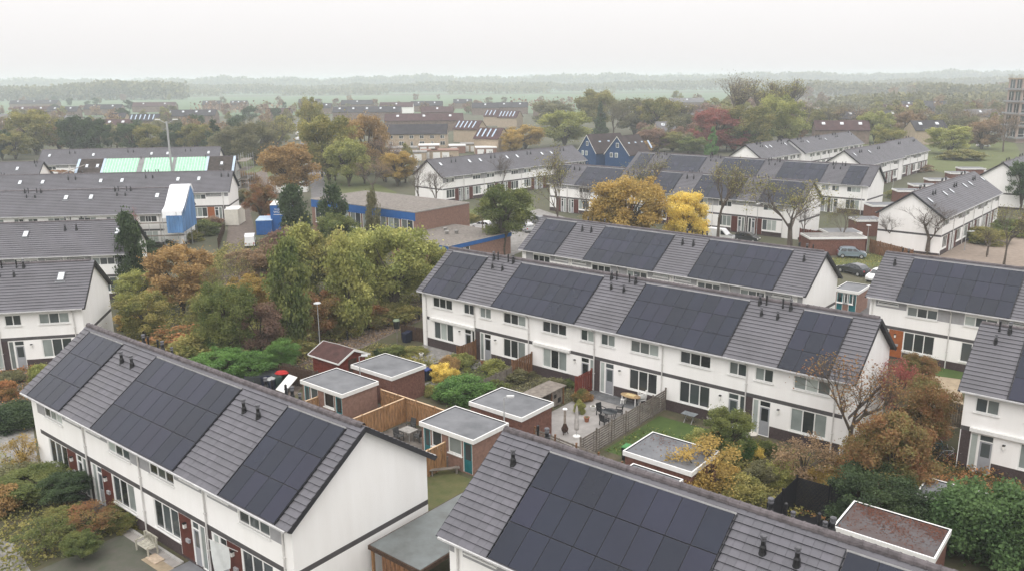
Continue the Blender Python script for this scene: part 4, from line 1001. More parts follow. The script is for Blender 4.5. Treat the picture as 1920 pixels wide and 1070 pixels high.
def tpl(k):
    if k in TPL: return TPL[k]
    if k.startswith('round'): q, e = crown_round(int(k[-1]) + 3, 17000, .033, 74, spread=.19)
    elif k.startswith('fine'): q, e = crown_round(int(k[-1]) + 13, 26000, .027, 110, spread=.18)
    elif k.startswith('thin'): q, e = crown_round(int(k[-1]) + 23, 3600, .034, 46, spread=.22)
    elif k.startswith('bush'): q, e = crown_round(int(k[-1]) + 33, 7500, .05, 40, shape='bush', spread=.26, limb=False)
    elif k.startswith('hedge'): q, e = crown_round(int(k[-1]) + 38, 22000, .036, 110, shape='bush', spread=.22, limb=False)
    elif k.startswith('cone'): q, e = crown_round(int(k[-1]) + 43, 8000, .05, 70, shape='cone', spread=.2)
    elif k.startswith('column'): q, e = crown_round(int(k[-1]) + 53, 8000, .055, 60, shape='column', spread=.27)
    elif k.startswith('far'): q, e = crown_round(int(k[-1]) + 63, 1500, .085, 26, spread=.28, limb=False)
    elif k.startswith('bare'): q, e = branches(int(k[-1]) + 73, 7, .55, .12, .035, .42, .80, 3, 0)
    elif k.startswith('leafy'): q, e = branches(int(k[-1]) + 83, 7, .55, .12, .035, .42, .80, 3, 1, .020)
    elif k.startswith('poplar'): q, e = branches(int(k[-1]) + 93, 7, .32, .35, .035, .5, .78, 3, 1, .022)
    bark = mat('twig_bark', (.13, .105, .085), .95, .2, 6) if k[:4] in ('bare', 'leaf', 'popl') else BARK
    TPL[k] = leafmesh('crown', q, bark, e); return TPL[k]
TRK = {}
def trunk_mesh(h, r0, seed):
    r = random.Random(seed); m = MB(); p = Vector((0, 0, -.05)); n = 5
    for i in range(n):
        q = Vector((r.uniform(-.04, .04) * h, r.uniform(-.04, .04) * h, h * (i + 1) / n)) if i < n - 1 else Vector((0, 0, h)); m.tube(tuple(p), tuple(q), r0 * (1.15 - .5 * i / n), r0 * (1.15 - .5 * (i + 1) / n), 8, cap=False); p = q
    return m.mesh('trunk', BARK)
COL = dict(yg=((.135, .16, .038), (.22, .215, .055)), ol=((.10, .115, .028), (.17, .145, .038)), gr=((.055, .085, .022), (.11, .12, .03)), dk=((.020, .038, .018), (.045, .068, .025)),
           og=((.19, .115, .038), (.23, .15, .05)), ru=((.19, .070, .022), (.13, .09, .03)), ye=((.36, .26, .035), (.44, .35, .06)), go=((.19, .135, .028), (.27, .18, .035)), br=((.13, .085, .05), (.18, .12, .06)),
           hg=((.03, .065, .02), (.055, .095, .028)), re=((.23, .05, .042), (.16, .06, .04)), pu=((.12, .07, .055), (.16, .10, .06)), tw=((.15, .12, .09), (.14, .13, .06)), rg=((.21, .085, .032), (.10, .10, .03)), fr=((.04, .10, .02), (.085, .16, .03)), gg=((.09, .095, .045), (.12, .11, .05)), mix=((.055, .085, .022), (.24, .10, .03)))
tree_n = [0]
def tree(kind, px, py, top, wpx, col, label, cat=None, trunk=.28, sink=0, name=None, group=None, hue=None, xy=None, h=None, w=None, depth=None, sq=1.0):
    X, Y = xy or G(px, py); h = h or HT(px, top, X, Y); pm = PXM(X, Y); w = w or wpx / pm; r = w / 2 * 1.17
    tree_n[0] += 1; rng = random.Random(tree_n[0] * 7 + 1)
    bush = kind[:4] in ('bush', 'hedg'); nm = name or ('shrub' if bush else 'tree')
    T = thing(nm, label, cat or ('shrub' if bush else 'tree'), (X, Y, 0), rng.uniform(0, 6.28), group)
    c1, c2 = COL[col]; j = rng.uniform(.88, 1.12)
    cr = ob('crown', tpl(kind), T)
    br = kind[:4] in ('bare', 'leaf', 'popl')
    if bush: z0, z1 = -.12, h
    elif br: z0, z1 = h * .06, h
    else: z0, z1 = h * trunk, h
    cr.scale = (r, r * rng.uniform(.9, 1.1) * sq, (z1 - z0) / 2 * (1.05 if not br else 1)); cr.location = (0, 0, (z0 + z1) / 2)
    cr.color = (*[c * j for c in c1], 1); cr['hue2'] = [c * j for c in c2]
    if not bush:
        tr = ob('trunk', trunk_mesh(max(.4, z0 + (.08 if br else .35) * (z1 - z0)), max(.07, min(.35, h * .019)), tree_n[0]), T)
    return T
V = 'thicket trees'
# the thicket left of the footpath, nearest first
for a in [
 ('round1', 275, 640, 540, 100, 'ol', 'green bush turning orange right above the bottom-left ridge end'),
 ('bush2', 330, 668, 600, 130, 'mix', 'low olive and rust shrub mass just beyond the ridge chimneys'),
 ('leafy9', 412, 600, 500, 60, 'ol', 'half bare tree between the orange dome and the lane'),
 ('fine1', 430, 690, 512, 112, 'gr', 'mid-green rounded tree in front of the thicket'),
 ('bush1', 395, 690, 600, 120, 'ol', 'olive undergrowth shrub at the foot of the front thicket tree'),
 ('column1', 548, 660, 466, 84, 'gr', 'tall green tree right of the front thicket tree'),
 ('round4', 490, 680, 560, 90, 'pu', 'purplish brown bush between two green thicket trees'),
 ('round1', 345, 585, 452, 128, 'og', 'orange-brown dome-shaped tree beside the dark conifer'),
 ('round5', 260, 580, 500, 80, 'yg', 'pale green shrub tree below the white-flowered conifer'),
 ('bush3', 262, 610, 570, 90, 'go', 'golden ground shrub next to the left terrace gable'),
 ('column2', 660, 630, 455, 86, 'yg', 'large olive tree behind the footpath lamp'),
 ('round3', 600, 640, 540, 90, 'rg', 'bronze tinted bush by the footpath bend'),
 ('round4', 740, 590, 415, 160, 'yg', 'big yellow-green tree at the right of the thicket'),
 ('round5', 790, 565, 440, 95, 'yg', 'yellow-green tree touching the long terrace roof corner'),
 ('round1', 690, 560, 420, 110, 'yg', 'yellow-green tree second from the thicket right end'),
 ('round2', 620, 550, 425, 120, 'ol', 'olive yellow tree in the centre of the thicket'),
 ('column3', 575, 560, 430, 80, 'yg', 'olive tree behind the tall green one'),
 ('round3', 500, 540, 455, 100, 'br', 'rusty tree in the thicket right of the white van'),
 ('round5', 540, 500, 420, 90, 'pu', 'pinkish brown bare-tipped tree below the blue containers'),
 ('round1', 470, 600, 510, 80, 'go', 'yellowish shrub tree at the lane end'),
 ('leafy1', 445, 575, 470, 70, 'ol', 'half bare tree by the lane with thin leaves'),
 ('round2', 400, 620, 545, 90, 'ol', 'olive dome left of the front thicket tree'),
 ('bush4', 700, 610, 560, 80, 'rg', 'rust and green undergrowth at the thicket edge'),
 ('bush1', 640, 625, 585, 90, 'ol', 'low olive shrub along the footpath'),
 ('bush2', 740, 600, 560, 100, 'ol', 'low green-brown shrub before the litter bin'),
 ('bush3', 545, 665, 625, 90, 'ol', 'low olive shrub behind the fresh green elder'),
 ('round5', 640, 480, 395, 80, 'gr', 'green tree close to the school front'),
 ('round4', 450, 500, 470, 50, 'br', 'small brown bush at the lane edge by the van')]: tree(*a, trunk=.12)
tree('column1', 254, 556, 414, 60, 'dk', 'dark conifer dotted with white blossoms beside the second left terrace', trunk=.02)
tree('column2', 280, 500, 452, 44, 'dk', 'small dark hedge conifer under the scaffold corner', trunk=.02)
tree('column3', 556, 462, 356, 56, 'dk', 'dark green conical tree by the blue containers', trunk=.05)
tree('column4', 628, 470, 358, 56, 'dk', 'dark green conical tree against the blue school fascia', trunk=.05)
tree('column5', 702, 470, 364, 34, 'gg', 'slim olive conifer at the school front', trunk=.05)
tree('fine1', 420, 722, 648, 110, 'fr', 'fresh green elder bush behind the bottom-left ridge', trunk=.05); tree('fine2', 478, 715, 655, 90, 'fr', 'fresh green bush joining the elder to the cluttered yard', trunk=.05); tree('fine3', 530, 695, 634, 66, 'fr', 'round bright green shrub tree left of the log cabin', trunk=.1)
# ---- the middle terrace's gardens
def sh(px, py, top, w, col, label, k='bush1', **q): return tree(k, px, py, top, w, col, label, **q)
sh(826, 712, 672, 44, 'ye', 'yellow shrub beside the windowless brick shed', 'bush2'); sh(846, 702, 655, 44, 'og', 'orange shrub in the middle of the first garden border'); sh(866, 690, 650, 50, 'yg', 'yellow-green shrub below the brown fence panel', 'bush3'); sh(848, 714, 682, 40, 'ye', 'golden shrub in front of the orange one', 'bush4')
sh(930, 700, 662, 50, 'yg', 'yellowish laurel by the second back door', 'bush4'); sh(870, 748, 695, 105, 'fr', 'wide bright green vegetable patch bush', 'hedge1'); sh(842, 742, 715, 60, 'fr', 'bright green bushy plant at the patch left end', 'bush2'); sh(920, 735, 700, 70, 'gr', 'duller green bush at the patch right end', 'bush3')
sh(960, 715, 680, 60, 'gg', 'grey-green weedy shrub by the grey board fence', 'bush2'); sh(1030, 728, 700, 60, 'gg', 'silvery green shrub on the small lawn', 'bush1'); sh(1065, 724, 706, 30, 'gr', 'small dark green shrub near the blue-lidded bin', 'bush3'); sh(1090, 750, 722, 44, 'mix', 'rust and green shrub at the patio corner', 'bush4')
sh(1087, 774, 742, 22, 'yg', 'small yellow-green potted shrub by the parasol', 'bush2'); sh(735, 668, 640, 50, 'gr', 'small green shrub beside the row of bins', 'bush1'); sh(712, 665, 648, 26, 'dk', 'small dark rounded shrub near the bins', 'bush3'); sh(775, 660, 648, 56, 'ol', 'low clipped olive hedge on the first terrace slab', 'bush2')
sh(810, 740, 718, 40, 'ol', 'olive weeds beside the garden path'); sh(1000, 700, 690, 40, 'gg', 'flower border below the third living room window', 'bush4')
tree('fine4', 1365, 858, 762, 92, 'gr', 'dense green viburnum left of the bird bath', trunk=.05); sh(1390, 855, 805, 60, 'fr', 'dark glossy shrub in front of the viburnum', 'hedge2'); sh(1412, 858, 822, 34, 'ye', 'bright yellow-green euonymus under the bird bath', 'bush3'); sh(1435, 850, 815, 40, 'gr', 'green shrub right of the bird bath', 'bush1'); sh(1318, 838, 800, 66, 'yg', 'pale yellow feathery shrub at the lawn corner', 'bush2')
tree('thin1', 1320, 930, 815, 130, 'go', 'thin golden-leaved shrub spreading over the shed roof', cat='shrub', name='shrub', trunk=.05); sh(1290, 945, 860, 90, 'go', 'golden brown shrub along the nearest ridge', 'bush4'); sh(1390, 945, 880, 90, 'ol', 'olive green shrub left of the black screen fence', 'bush1'); sh(1425, 905, 850, 60, 'gg', 'grey-green perennial clump before the living room', 'bush3')
sh(1460, 905, 855, 60, 'yg', 'yellow-green herbs beside the garden path', 'bush2'); tree('thin2', 1505, 905, 805, 110, 'br', 'feathery beige-brown shrub in front of the terrace end', cat='shrub', name='shrub', trunk=.03); sh(1545, 915, 860, 60, 'go', 'amber coloured shrub by the black screen fence', 'bush3'); sh(1360, 905, 860, 60, 'go', 'small amber shrub at the shed roof edge', 'bush2'); sh(1600, 880, 830, 90, 'mix', 'rusty undergrowth beneath the bare cherry tree', 'bush4')
# ---- right foreground
tree('fine2', 1668, 945, 772, 172, 'rg', 'large rust-leaved maple in front of the terrace end', trunk=.08); tree('fine3', 1722, 850, 702, 108, 'rg', 'green tree turning orange behind the rust-leaved maple', trunk=.15); tree('leafy2', 1588, 868, 655, 215, 'ru', 'bare spreading cherry tree with the last red leaves', trunk=.2); tree('thin1', 1678, 800, 672, 90, 're', 'thin pinkish crown between the cherry and the maple', trunk=.2)
tree('thin3', 1610, 925, 815, 110, 'rg', 'lower rusty branches left of the maple', cat='shrub', name='shrub', trunk=.05); tree('fine1', 1625, 985, 868, 170, 'dk', 'dark green laurel under the rust-leaved maple', trunk=.0); tree('thin4', 1748, 830, 785, 60, 're', 'small red-leaved shrub by the bicycles', cat='shrub', name='shrub', trunk=.05)
sh(1705, 990, 893, 130, 'dk', 'dark green laurel bush beyond the leaf-covered shed', 'hedge3'); sh(1850, 1040, 866, 215, 'hg', 'broad fresh green thuja hedge bush at the right edge', 'hedge4'); sh(1785, 1012, 893, 120, 'hg', 'green thuja bush left of the broad one', 'hedge1'); sh(1915, 1050, 872, 150, 'hg', 'green thuja bush cut off by the right edge', 'hedge2')
tree('fine4', 1745, 690, 1, 1, 'rg', 'orange and green shrub behind the sandy yard', h=3.6, w=3.0, xy=G(1718, 740), trunk=.05)
# ---- bottom left
sh(75, 930, 882, 130, 'gr', 'spreading dark shrub in the bottom-left front garden', 'fine1'); sh(128, 952, 886, 96, 'dk', 'dark shrub hiding the first front door', 'fine3'); sh(40, 905, 862, 90, 'gg', 'grey-green shrub at the paved corner', 'bush2'); tree('thin1', 45, 880, 815, 64, 'go', 'thin golden shrub beside the paved corner', cat='shrub', name='shrub', trunk=.05)
sh(5, 960, 895, 70, 'og', 'orange shrub at the left edge', 'bush4'); sh(175, 1000, 948, 110, 'rg', 'brownish green shrub in the middle of the front garden', 'thin3'); sh(215, 990, 955, 80, 'gr', 'straggly green shrub by the second front window', 'thin2'); sh(120, 1000, 950, 90, 'ol', 'straggly olive shrub in the front garden', 'thin4'); sh(85, 1035, 980, 100, 'gr', 'green shrub low in the bottom-left corner', 'thin1'); sh(155, 1048, 1000, 80, 'gr', 'dark green shrub nearest the yard', 'fine2'); sh(235, 985, 950, 60, 'ol', 'olive shrub beside the white bench', 'bush3')
sh(30, 795, 742, 110, 'dk', 'clipped dark green hedge before the bottom-left terrace', 'hedge2'); sh(75, 715, 672, 40, 'yg', 'light green bush at the grey back door', 'bush2'); sh(10, 745, 700, 50, 'mix', 'reddish low bush by the gravel path', 'bush3'); sh(20, 715, 690, 50, 'gg', 'grey-green bush by the nearest left door', 'bush4')
tree('leafy3', 160, 660, 588, 90, 're', 'small bare tree with reddish leaves before the nearest left terrace', trunk=.1); tree('leafy1', 258, 470, 390, 34, 're', 'thin red-leaved tree at the scaffold foot', trunk=.1)
# ---- middle distance
tree('round3', 945, 478, 340, 108, 'gr', 'round dark green tree with reddish top beside the school', trunk=.25, group=None); tree('bare1', 905, 435, 372, 44, 'tw', 'small bare tree by the white car at the school corner', trunk=.2)
tree('fine1', 1175, 470, 318, 160, 'go', 'large golden-brown chestnut tree before the solar terrace', trunk=.12); tree('fine3', 1285, 470, 352, 84, 'ye', 'bright yellow tree right of the golden-brown one', trunk=.12); tree('fine2', 1140, 475, 370, 90, 'go', 'lower golden tree left under the large one', trunk=.1)
for px, py, tp, w, k, lb in [(1045, 445, 272, 110, 'leafy1', 'nearly bare tall tree left of the golden-brown one'), (1345, 462, 298, 125, 'leafy2', 'nearly bare olive tree by the white van'), (1215, 430, 280, 95, 'leafy3', 'thin bare tree rising behind the golden-brown one'), (1480, 470, 312, 160, 'leafy4', 'nearly bare olive tree before the terrace end'), (1578, 470, 365, 60, 'leafy1', 'small half bare tree beside the blue-grey hatchback'),
    (1738, 478, 372, 130, 'bare2', 'bare tree in front of the wide blank gable'), (1672, 468, 392, 90, 'bare3', 'smaller bare tree left of the blank gable'), (818, 402, 308, 84, 'bare4', 'bare tree against the school-side white gable'), (785, 396, 298, 60, 'bare1', 'slim bare tree at the left of the white gable'), (940, 365, 285, 60, 'bare2', 'bare tree in front of the long gabled terrace roof'),
    (1882, 500, 380, 90, 'leafy2', 'half bare tree on the brown square'), (1850, 482, 420, 60, 'leafy3', 'small half bare tree on the brown square'), (1100, 430, 330, 50, 'bare3', 'bare sapling left of the golden tree'), (1505, 460, 372, 60, 'bare4', 'bare tree partly hiding the terrace gable')]: tree(k, px, py, tp, w, 'ol' if k[0] == 'l' else 'tw', lb, trunk=.12)
tree('round2', 1912, 395, 295, 60, 'dk', 'dark green tree at the right edge before the gabled terrace', trunk=.2)
tree('round1', 550, 385, 262, 108, 'og', 'big orange tree beside the long road', trunk=.22); tree('round4', 492, 425, 340, 60, 'ru', 'rusty half bare tree beside the blue containers', trunk=.2); tree('leafy2', 500, 420, 330, 60, 'ru', 'bare orange-tinted tree at the lane bend', trunk=.2)
tree('round3', 618, 345, 205, 100, 'ol', 'tall olive tree row front beside the road', trunk=.12); tree('round5', 590, 285, 175, 56, 'ol', 'tall pointed olive tree along the far road', trunk=.1); tree('round4', 690, 330, 208, 84, 'og', 'orange-brown tall tree right of the road', trunk=.1); tree('round1', 655, 350, 255, 80, 'yg', 'yellow-green tree at the street corner', trunk=.15)
tree('leafy3', 720, 340, 250, 80, 'pu', 'purplish bare tree before the beige houses', trunk=.1); tree('round2', 745, 350, 280, 70, 'go', 'yellowish tree left of the parked white car', trunk=.15); tree('leafy4', 700, 368, 290, 76, 'br', 'brown bare tree behind the school roof', trunk=.1)
for i, (px, py, tp, w, c, k, lb) in enumerate([(150, 292, 212, 70, 'dk', 'round1', 'big dark evergreen behind the farthest left terrace'), (185, 292, 215, 60, 'dk', 'round3', 'dark evergreen joined to the big one'), (250, 290, 226, 56, 'dk', 'round2', 'dark green tree right of the big evergreen'), (70, 290, 200, 90, 'ol', 'round4', 'tall brownish olive tree at far left'), (112, 285, 225, 50, 'og', 'round5', 'orange tinted tree between two evergreens'), (30, 300, 245, 60, 'ol', 'round2', 'olive tree at the left edge behind the roofs'), (5, 300, 238, 44, 'dk', 'round1', 'dark tree cut by the left edge'),
    (285, 290, 228, 60, 'ol', 'round5', 'olive tree behind the far terrace vents'), (330, 290, 240, 50, 'dk', 'round3', 'dark green tree behind the tall mast'), (370, 290, 228, 60, 'ol', 'round4', 'yellow-olive tree right of the mast'), (405, 292, 228, 56, 'dk', 'cone1', 'dark tapering tree right of the mast'), (445, 300, 232, 70, 'gg', 'round2', 'grey-green tree above the renovated roof end'), (480, 310, 225, 80, 'gg', 'round1', 'large grey-green tree left of the orange one'), (520, 300, 208, 84, 'ol', 'leafy4', 'olive tree behind the big orange one'), (430, 300, 260, 60, 'gg', 'round5', 'low grey-green tree right of the terrace ridge'),
    (985, 280, 232, 74, 'go', 'round1', 'golden tree at the end of the gabled terrace'), (960, 290, 245, 50, 'go', 'round3', 'small golden tree left of the other golden one'), (1058, 275, 203, 96, 'yg', 'round4', 'round green tree with pale top near the blue houses'), (1125, 262, 198, 40, 'dk', 'cone2', 'dark conical tree behind the blue houses'), (1120, 245, 162, 80, 'ol', 'round2', 'tall olive tree on the skyline above the blue houses'), (1040, 240, 185, 90, 'gg', 'round5', 'grey-olive tree behind the pale-topped one'), (1190, 290, 262, 70, 'og', 'round2', 'orange speckled tree before the brown-roofed blue house'),
    (1190, 255, 180, 90, 'gg', 'round1', 'grey-green tree right of the skyline tree'), (1235, 262, 178, 80, 'ol', 'round3', 'olive tree in the wood right of the blue houses'), (1342, 284, 200, 104, 're', 'fine2', 'dark red tree in the upper right wood'), (1375, 285, 235, 70, 're', 'round5', 'reddish tree beside the dark red one'), (1335, 292, 240, 30, 'fr', 'cone3', 'bright green conifer in front of the red tree'), (1300, 290, 255, 60, 'gr', 'round2', 'green bush tree left of the bright conifer'), (1260, 285, 245, 60, 'ol', 'round1', 'olive bush tree left of the green one'),
    (1375, 270, 134, 110, 'tw', 'poplar1', 'tall bare poplar standing above the skyline'), (1430, 275, 142, 110, 'ol', 'poplar2', 'tall yellow-olive poplar right of the bare one'), (1475, 270, 145, 100, 'ol', 'poplar3', 'olive poplar at the right of the tall group'), (1400, 285, 190, 100, 'ol', 'round3', 'olive crown below the tall poplars'), (1465, 280, 170, 100, 'yg', 'round5', 'yellow-green crown beneath the right poplar'), (1410, 285, 225, 80, 'gr', 'round4', 'dark green crown beneath the tall poplars'),
    (1640, 268, 205, 70, 'yg', 'round1', 'yellow-green tree behind the farthest terrace'), (1590, 262, 200, 90, 'br', 'leafy2', 'brown leafless tree behind the farthest terrace'), (1780, 290, 232, 86, 'yg', 'round2', 'broad yellow-green tree on the grass at upper right'), (1730, 260, 205, 70, 'ol', 'leafy3', 'olive tree behind the broad yellow-green one'), (1820, 255, 205, 70, 'br', 'leafy3', 'brown tree with visible trunk by the white car'), (1865, 250, 195, 60, 'br', 'leafy4', 'brown tree next to the apartment block'), (1545, 262, 222, 70, 'gr', 'round5', 'green tree above the upper right terrace ridge')]): tree(k, px, py, tp, w, c, lb, trunk=.08)
# loose ground cover in the wild strips
def cover(name, pts, n, s, cols, seed, hmax=.35):
    r = random.Random(seed); Q = []; k = len(pts)
    for _ in range(n):
        a = r.random(); b = r.random(); i = r.randrange(1, k - 1)
        if a + b > 1: a, b = 1 - a, 1 - b
        x = pts[0][0] + a * (pts[i][0] - pts[0][0]) + b * (pts[i + 1][0] - pts[0][0]); y = pts[0][1] + a * (pts[i][1] - pts[0][1]) + b * (pts[i + 1][1] - pts[0][1])
        cl = .5 + .5 * sin(x * 1.7 + seed) * cos(y * 1.3); z = .03 + r.random() ** 2 * hmax * (.3 + cl)
        Q.append(leafq(r, Vector((x, y, z)), s * r.uniform(.5, 1.3), 1.0))
    o = ob(name, leafmesh(name, Q), kind='stuff'); o.color = (*COL[cols][0], 1); o['hue2'] = list(COL[cols][1]); return o
for i in range(7):
    if i == 3: continue
    cover('garden_weeds', gmf(1.2 + 6.55 * i, 7.0 + 6.55 * i, -8.8, -.4 if i not in (4, 0) else -3.2), 2600 if i not in (4,) else 900, .085, ['ol', 'gr', 'gg', 'br', 'gr', 'ol', 'mix'][i], i, .30)
cover('thicket_undergrowth', gpx((230, 600), (240, 720), (560, 680), (740, 590), (790, 560), (700, 430), (430, 460), (400, 560)), 30000, .16, 'ol', 21, .9)
cover('leaf_litter', gpx((540, 645), (560, 690), (700, 640), (790, 600), (790, 560), (700, 600)), 5000, .09, 'br', 22, .08)
cover('front_garden_weeds', lmf(-4, 12.6, -9, -.3), 9000, .09, 'ol', 23, .35)
cover('garden_weeds', gpx((1290, 860), (1600, 880), (1560, 960), (1330, 990)), 7000, .09, 'ol', 24, .45)
cover('garden_weeds', gpx((1600, 880), (1760, 850), (1920, 900), (1920, 1000), (1640, 1000)), 9000, .09, 'mix', 25, .5)
cover('weeds', gmf(-3.5, 5, -13.5, -2), 7000, .08, 'ol', 26, .35)
cover('weeds', gmf(0.5, 12.4, -24, -17.6), 1500, .08, 'ol', 27, .15)
cover('weeds', gpx((0, 690), (60, 680), (100, 700), (60, 750), (0, 760)), 2600, .08, 'mix', 28, .4)
cover('weeds', gpx((1560, 485), (1660, 474), (1668, 496), (1556, 515)), 1500, .1, 'ol', 29, .1)

def roof_leaves(n, u0, u1, v0, v1, z, seed, fn=None):
    r = random.Random(seed); Q = []
    while len(Q) < n:
        a, b = r.random(), r.random()
        if r.random() > (.05 + 1.2 * b * b) * (.6 + .4 * sin(a * 9 + b * 7)): continue
        x, y = MF(u0 + a * (u1 - u0), v0 + b * (v1 - v0)); Q.append(leafq(r, Vector((x, y, z + .01 * r.random())), .04 * r.uniform(.6, 1.4), 2.5))
    o = ob('fallen_leaves', leafmesh('fallen_leaves', Q), kind='stuff'); o.color = (.11, .04, .02, 1); o['hue2'] = [.08, .03, .02]
roof_leaves(1700, 44.5, 49.0, -13.4, -10.3, 2.56, 3)
roof_leaves(260, 31.3, 35.6, -12.4, -9.2, 2.56, 4)

for a in [(385, 440, 405, 60, 'gr', 'green garden shrub by the lane fence', 'bush2'), (350, 452, 425, 60, 'ol', 'olive garden shrub below the blue netting', 'bush3'), (400, 425, 398, 40, 'pu', 'purplish shrub at the brick terrace end', 'bush1'), (320, 462, 440, 60, 'dk', 'dark garden shrub at the foot of the scaffold', 'bush4'), (425, 335, 300, 60, 'ol', 'olive shrubs beyond the brick terrace end', 'bush2'), (455, 350, 310, 60, 'br', 'brown scrubby bush beside the renovation site', 'bush3'), (465, 385, 345, 46, 'gg', 'grey-green bush beside the brick lane', 'bush1'),
    (1640, 330, 305, 70, 'ol', 'olive hedge bush behind the upper right terraces', 'bush2'), (1700, 320, 298, 80, 'br', 'brown scrub bush on the upper right grass', 'bush3'), (1800, 300, 275, 80, 'ol', 'olive scrub bush on the upper right grass', 'bush4'), (1620, 350, 330, 50, 'gr', 'green bush in the back lane of flat sheds', 'bush1'), (1690, 372, 352, 60, 'ol', 'olive bush between the flat sheds', 'bush2'), (1570, 385, 360, 60, 'ol', 'olive bush below the solar terrace gable', 'bush4'),
    (1850, 455, 420, 90, 'ol', 'olive garden bush before the blank-gabled terrace front', 'bush1'), (1900, 440, 400, 80, 'gr', 'green garden bush at the right edge above the square', 'bush3'), (890, 420, 395, 40, 'ol', 'olive bush by the school corner', 'bush2'), (1090, 465, 425, 70, 'ol', 'olive bush under the golden-brown chestnut', 'bush3')]: sh(*a[:5], a[5], a[6])
for a in [('round1', 1700, 262, 205, 60, 'br', 'brown tree above the second gabled terrace at upper right'), ('round4', 1760, 258, 212, 56, 'ol', 'olive tree left of the white-dormered houses'), ('round2', 1840, 280, 222, 64, 'br', 'brown tree beside the white car on the grass'), ('round5', 1805, 268, 214, 60, 'gg', 'grey-green tree before the apartment block'), ('leafy2', 1880, 285, 215, 70, 'br', 'half bare brown tree in front of the apartment block'), ('round3', 1665, 285, 236, 60, 'ol', 'olive tree right of the farthest upper terrace'), ('round1', 1225, 285, 238, 60, 'pu', 'purplish tree right of the blue gabled houses'), ('round5', 1290, 265, 210, 70, 'gg', 'grey-green tree left of the dark red one'), ('round3', 1530, 255, 200, 64, 'ol', 'olive tree right of the poplar group')]: tree(*a, trunk=.05)

for i, (px, py, tp, w, c, k, lb) in enumerate([(1150, 262, 185, 80, 'gg', 'leafy1', 'half bare grey tree above the two blue gables'), (1215, 258, 188, 80, 'tw', 'poplar2', 'bare upright tree right of the blue gables'), (1270, 262, 190, 80, 'ol', 'poplar3', 'thin olive upright tree left of the dark red one'), (1505, 262, 185, 90, 'tw', 'poplar1', 'bare upright tree right of the poplar group'), (1560, 258, 195, 70, 'ol', 'poplar2', 'thin olive upright tree above the upper right ridge'),
    (1620, 262, 198, 70, 'tw', 'leafy3', 'bare tree behind the farthest gable at upper right'), (1690, 258, 198, 70, 'ol', 'poplar3', 'thin olive tree above the flat shed lane'), (1795, 262, 198, 70, 'tw', 'leafy1', 'bare tree left of the lamp on the grass'), (575, 262, 185, 50, 'ol', 'poplar1', 'slim olive tree at the far end of the road'), (640, 300, 215, 60, 'tw', 'leafy2', 'bare twiggy tree right of the long road'), (470, 292, 220, 70, 'tw', 'leafy1', 'bare twiggy tree above the renovation site'), (100, 275, 205, 60, 'tw', 'leafy4', 'bare twiggy tree left of the big evergreen')]): tree(k, px, py, tp, w, c, lb, trunk=.05)
# ---------------------------------------------------------------- the school
def frame_thing(name, label, cat, u, v): return thing(name, label, cat, (*MF(u, v), 0), MT)
T = frame_thing('school_building', 'flat-roofed school hall with blue fascia and blank pink-brown brick side', 'school', -56.4, 30.9)
A, B, H_ = 24.6, 11.9, 6.17
m = MB(); m.poly([(A, 0, 0), (A, B, 0), (A, B, H_ - .12), (A, 0, H_ - .12)]); m.poly([(A, B, 0), (0, B, 0), (0, B, H_ - .12), (A, B, H_ - .12)]); m.poly([(0, B, 0), (0, 0, 0), (0, 0, H_ - .12), (0, B, H_ - .12)]); m.poly([(0, 0, 0), (A, 0, 0), (A, 0, H_ - .12), (0, 0, H_ - .12)]); m.build('wall', BRICKP, T)
m = MB(); m.box(0, A - .02, -.08, -.003, H_ - 1.35, H_ - .12); m.build('blue_fascia', BLUE, T)
m = MB(); m.box(-.1, A + .1, -.12, B + .1, H_ - .12, H_ + .06); m.build('roof_edge', CONC, T); m = MB(); m.box(.1, A - .1, .1, B - .1, H_ + .06, H_ + .08); m.build('gravel_roof', GRAVR, T)
for i in range(8):
    a = 1 + i * 2.95; window(T, a, -.06, 2.4, 2.5, 2.5, 2, 1, .8)
T = frame_thing('school_wing', 'low flat-roofed school wing with gravel roof and blue fascia', 'school wing', -31.8, 25.9)
A, B, H_ = 11.4, 13.3, 3.17
m = MB(); m.poly([(A, 0, 0), (A, B, 0), (A, B, H_), (A, 0, H_)]); m.poly([(0, 0, 0), (A, 0, 0), (A, 0, H_), (0, 0, H_)]); m.poly([(A, B, 0), (0, B, 0), (0, B, H_), (A, B, H_)]); m.poly([(0, B, 0), (0, 0, 0), (0, 0, H_), (0, B, H_)]); m.build('wall', BRICKP, T)
m = MB(); m.box(A + .003, A + .1, -.1, B + .1, H_ - .55, H_ - .0); m.box(-.1, A + .0, -.1, -.003, H_ - .55, H_); m.build('blue_fascia', BLUE, T)
m = MB(); m.box(-.12, A + .12, -.12, B + .12, H_, H_ + .08); m.build('roof_edge', CONC, T); m = MB(); m.box(.05, A - .05, .05, B - .05, H_ + .08, H_ + .1); m.build('gravel_roof', GRAVR, T)
for i, (y, w) in enumerate([(.6, 2.4), (3.2, 1.0)]):
    m = MB(); m.box(A + .0, A + .05, y, y + w, .3, H_ - .65, 0); m.box(A + .05, A + .09, y, y + .08, .3, H_ - .65, 1); m.box(A + .05, A + .09, y + w - .08, y + w, .3, H_ - .65, 1); m.box(A + .05, A + .09, y + .08, y + w - .08, 1.4, 1.5, 1); m.build('window', [GLASSD, FRAME], T)
for x, y in ((3.2, 8), (5.2, 6.2), (6, 7.4)): m = MB(); m.lathe((x, y, H_ + .1), [(.25, 0), (.25, .35), (.4, .4), (.35, .52), (.1, .6)], 10); m.build('roof_vent', PAVE, T)
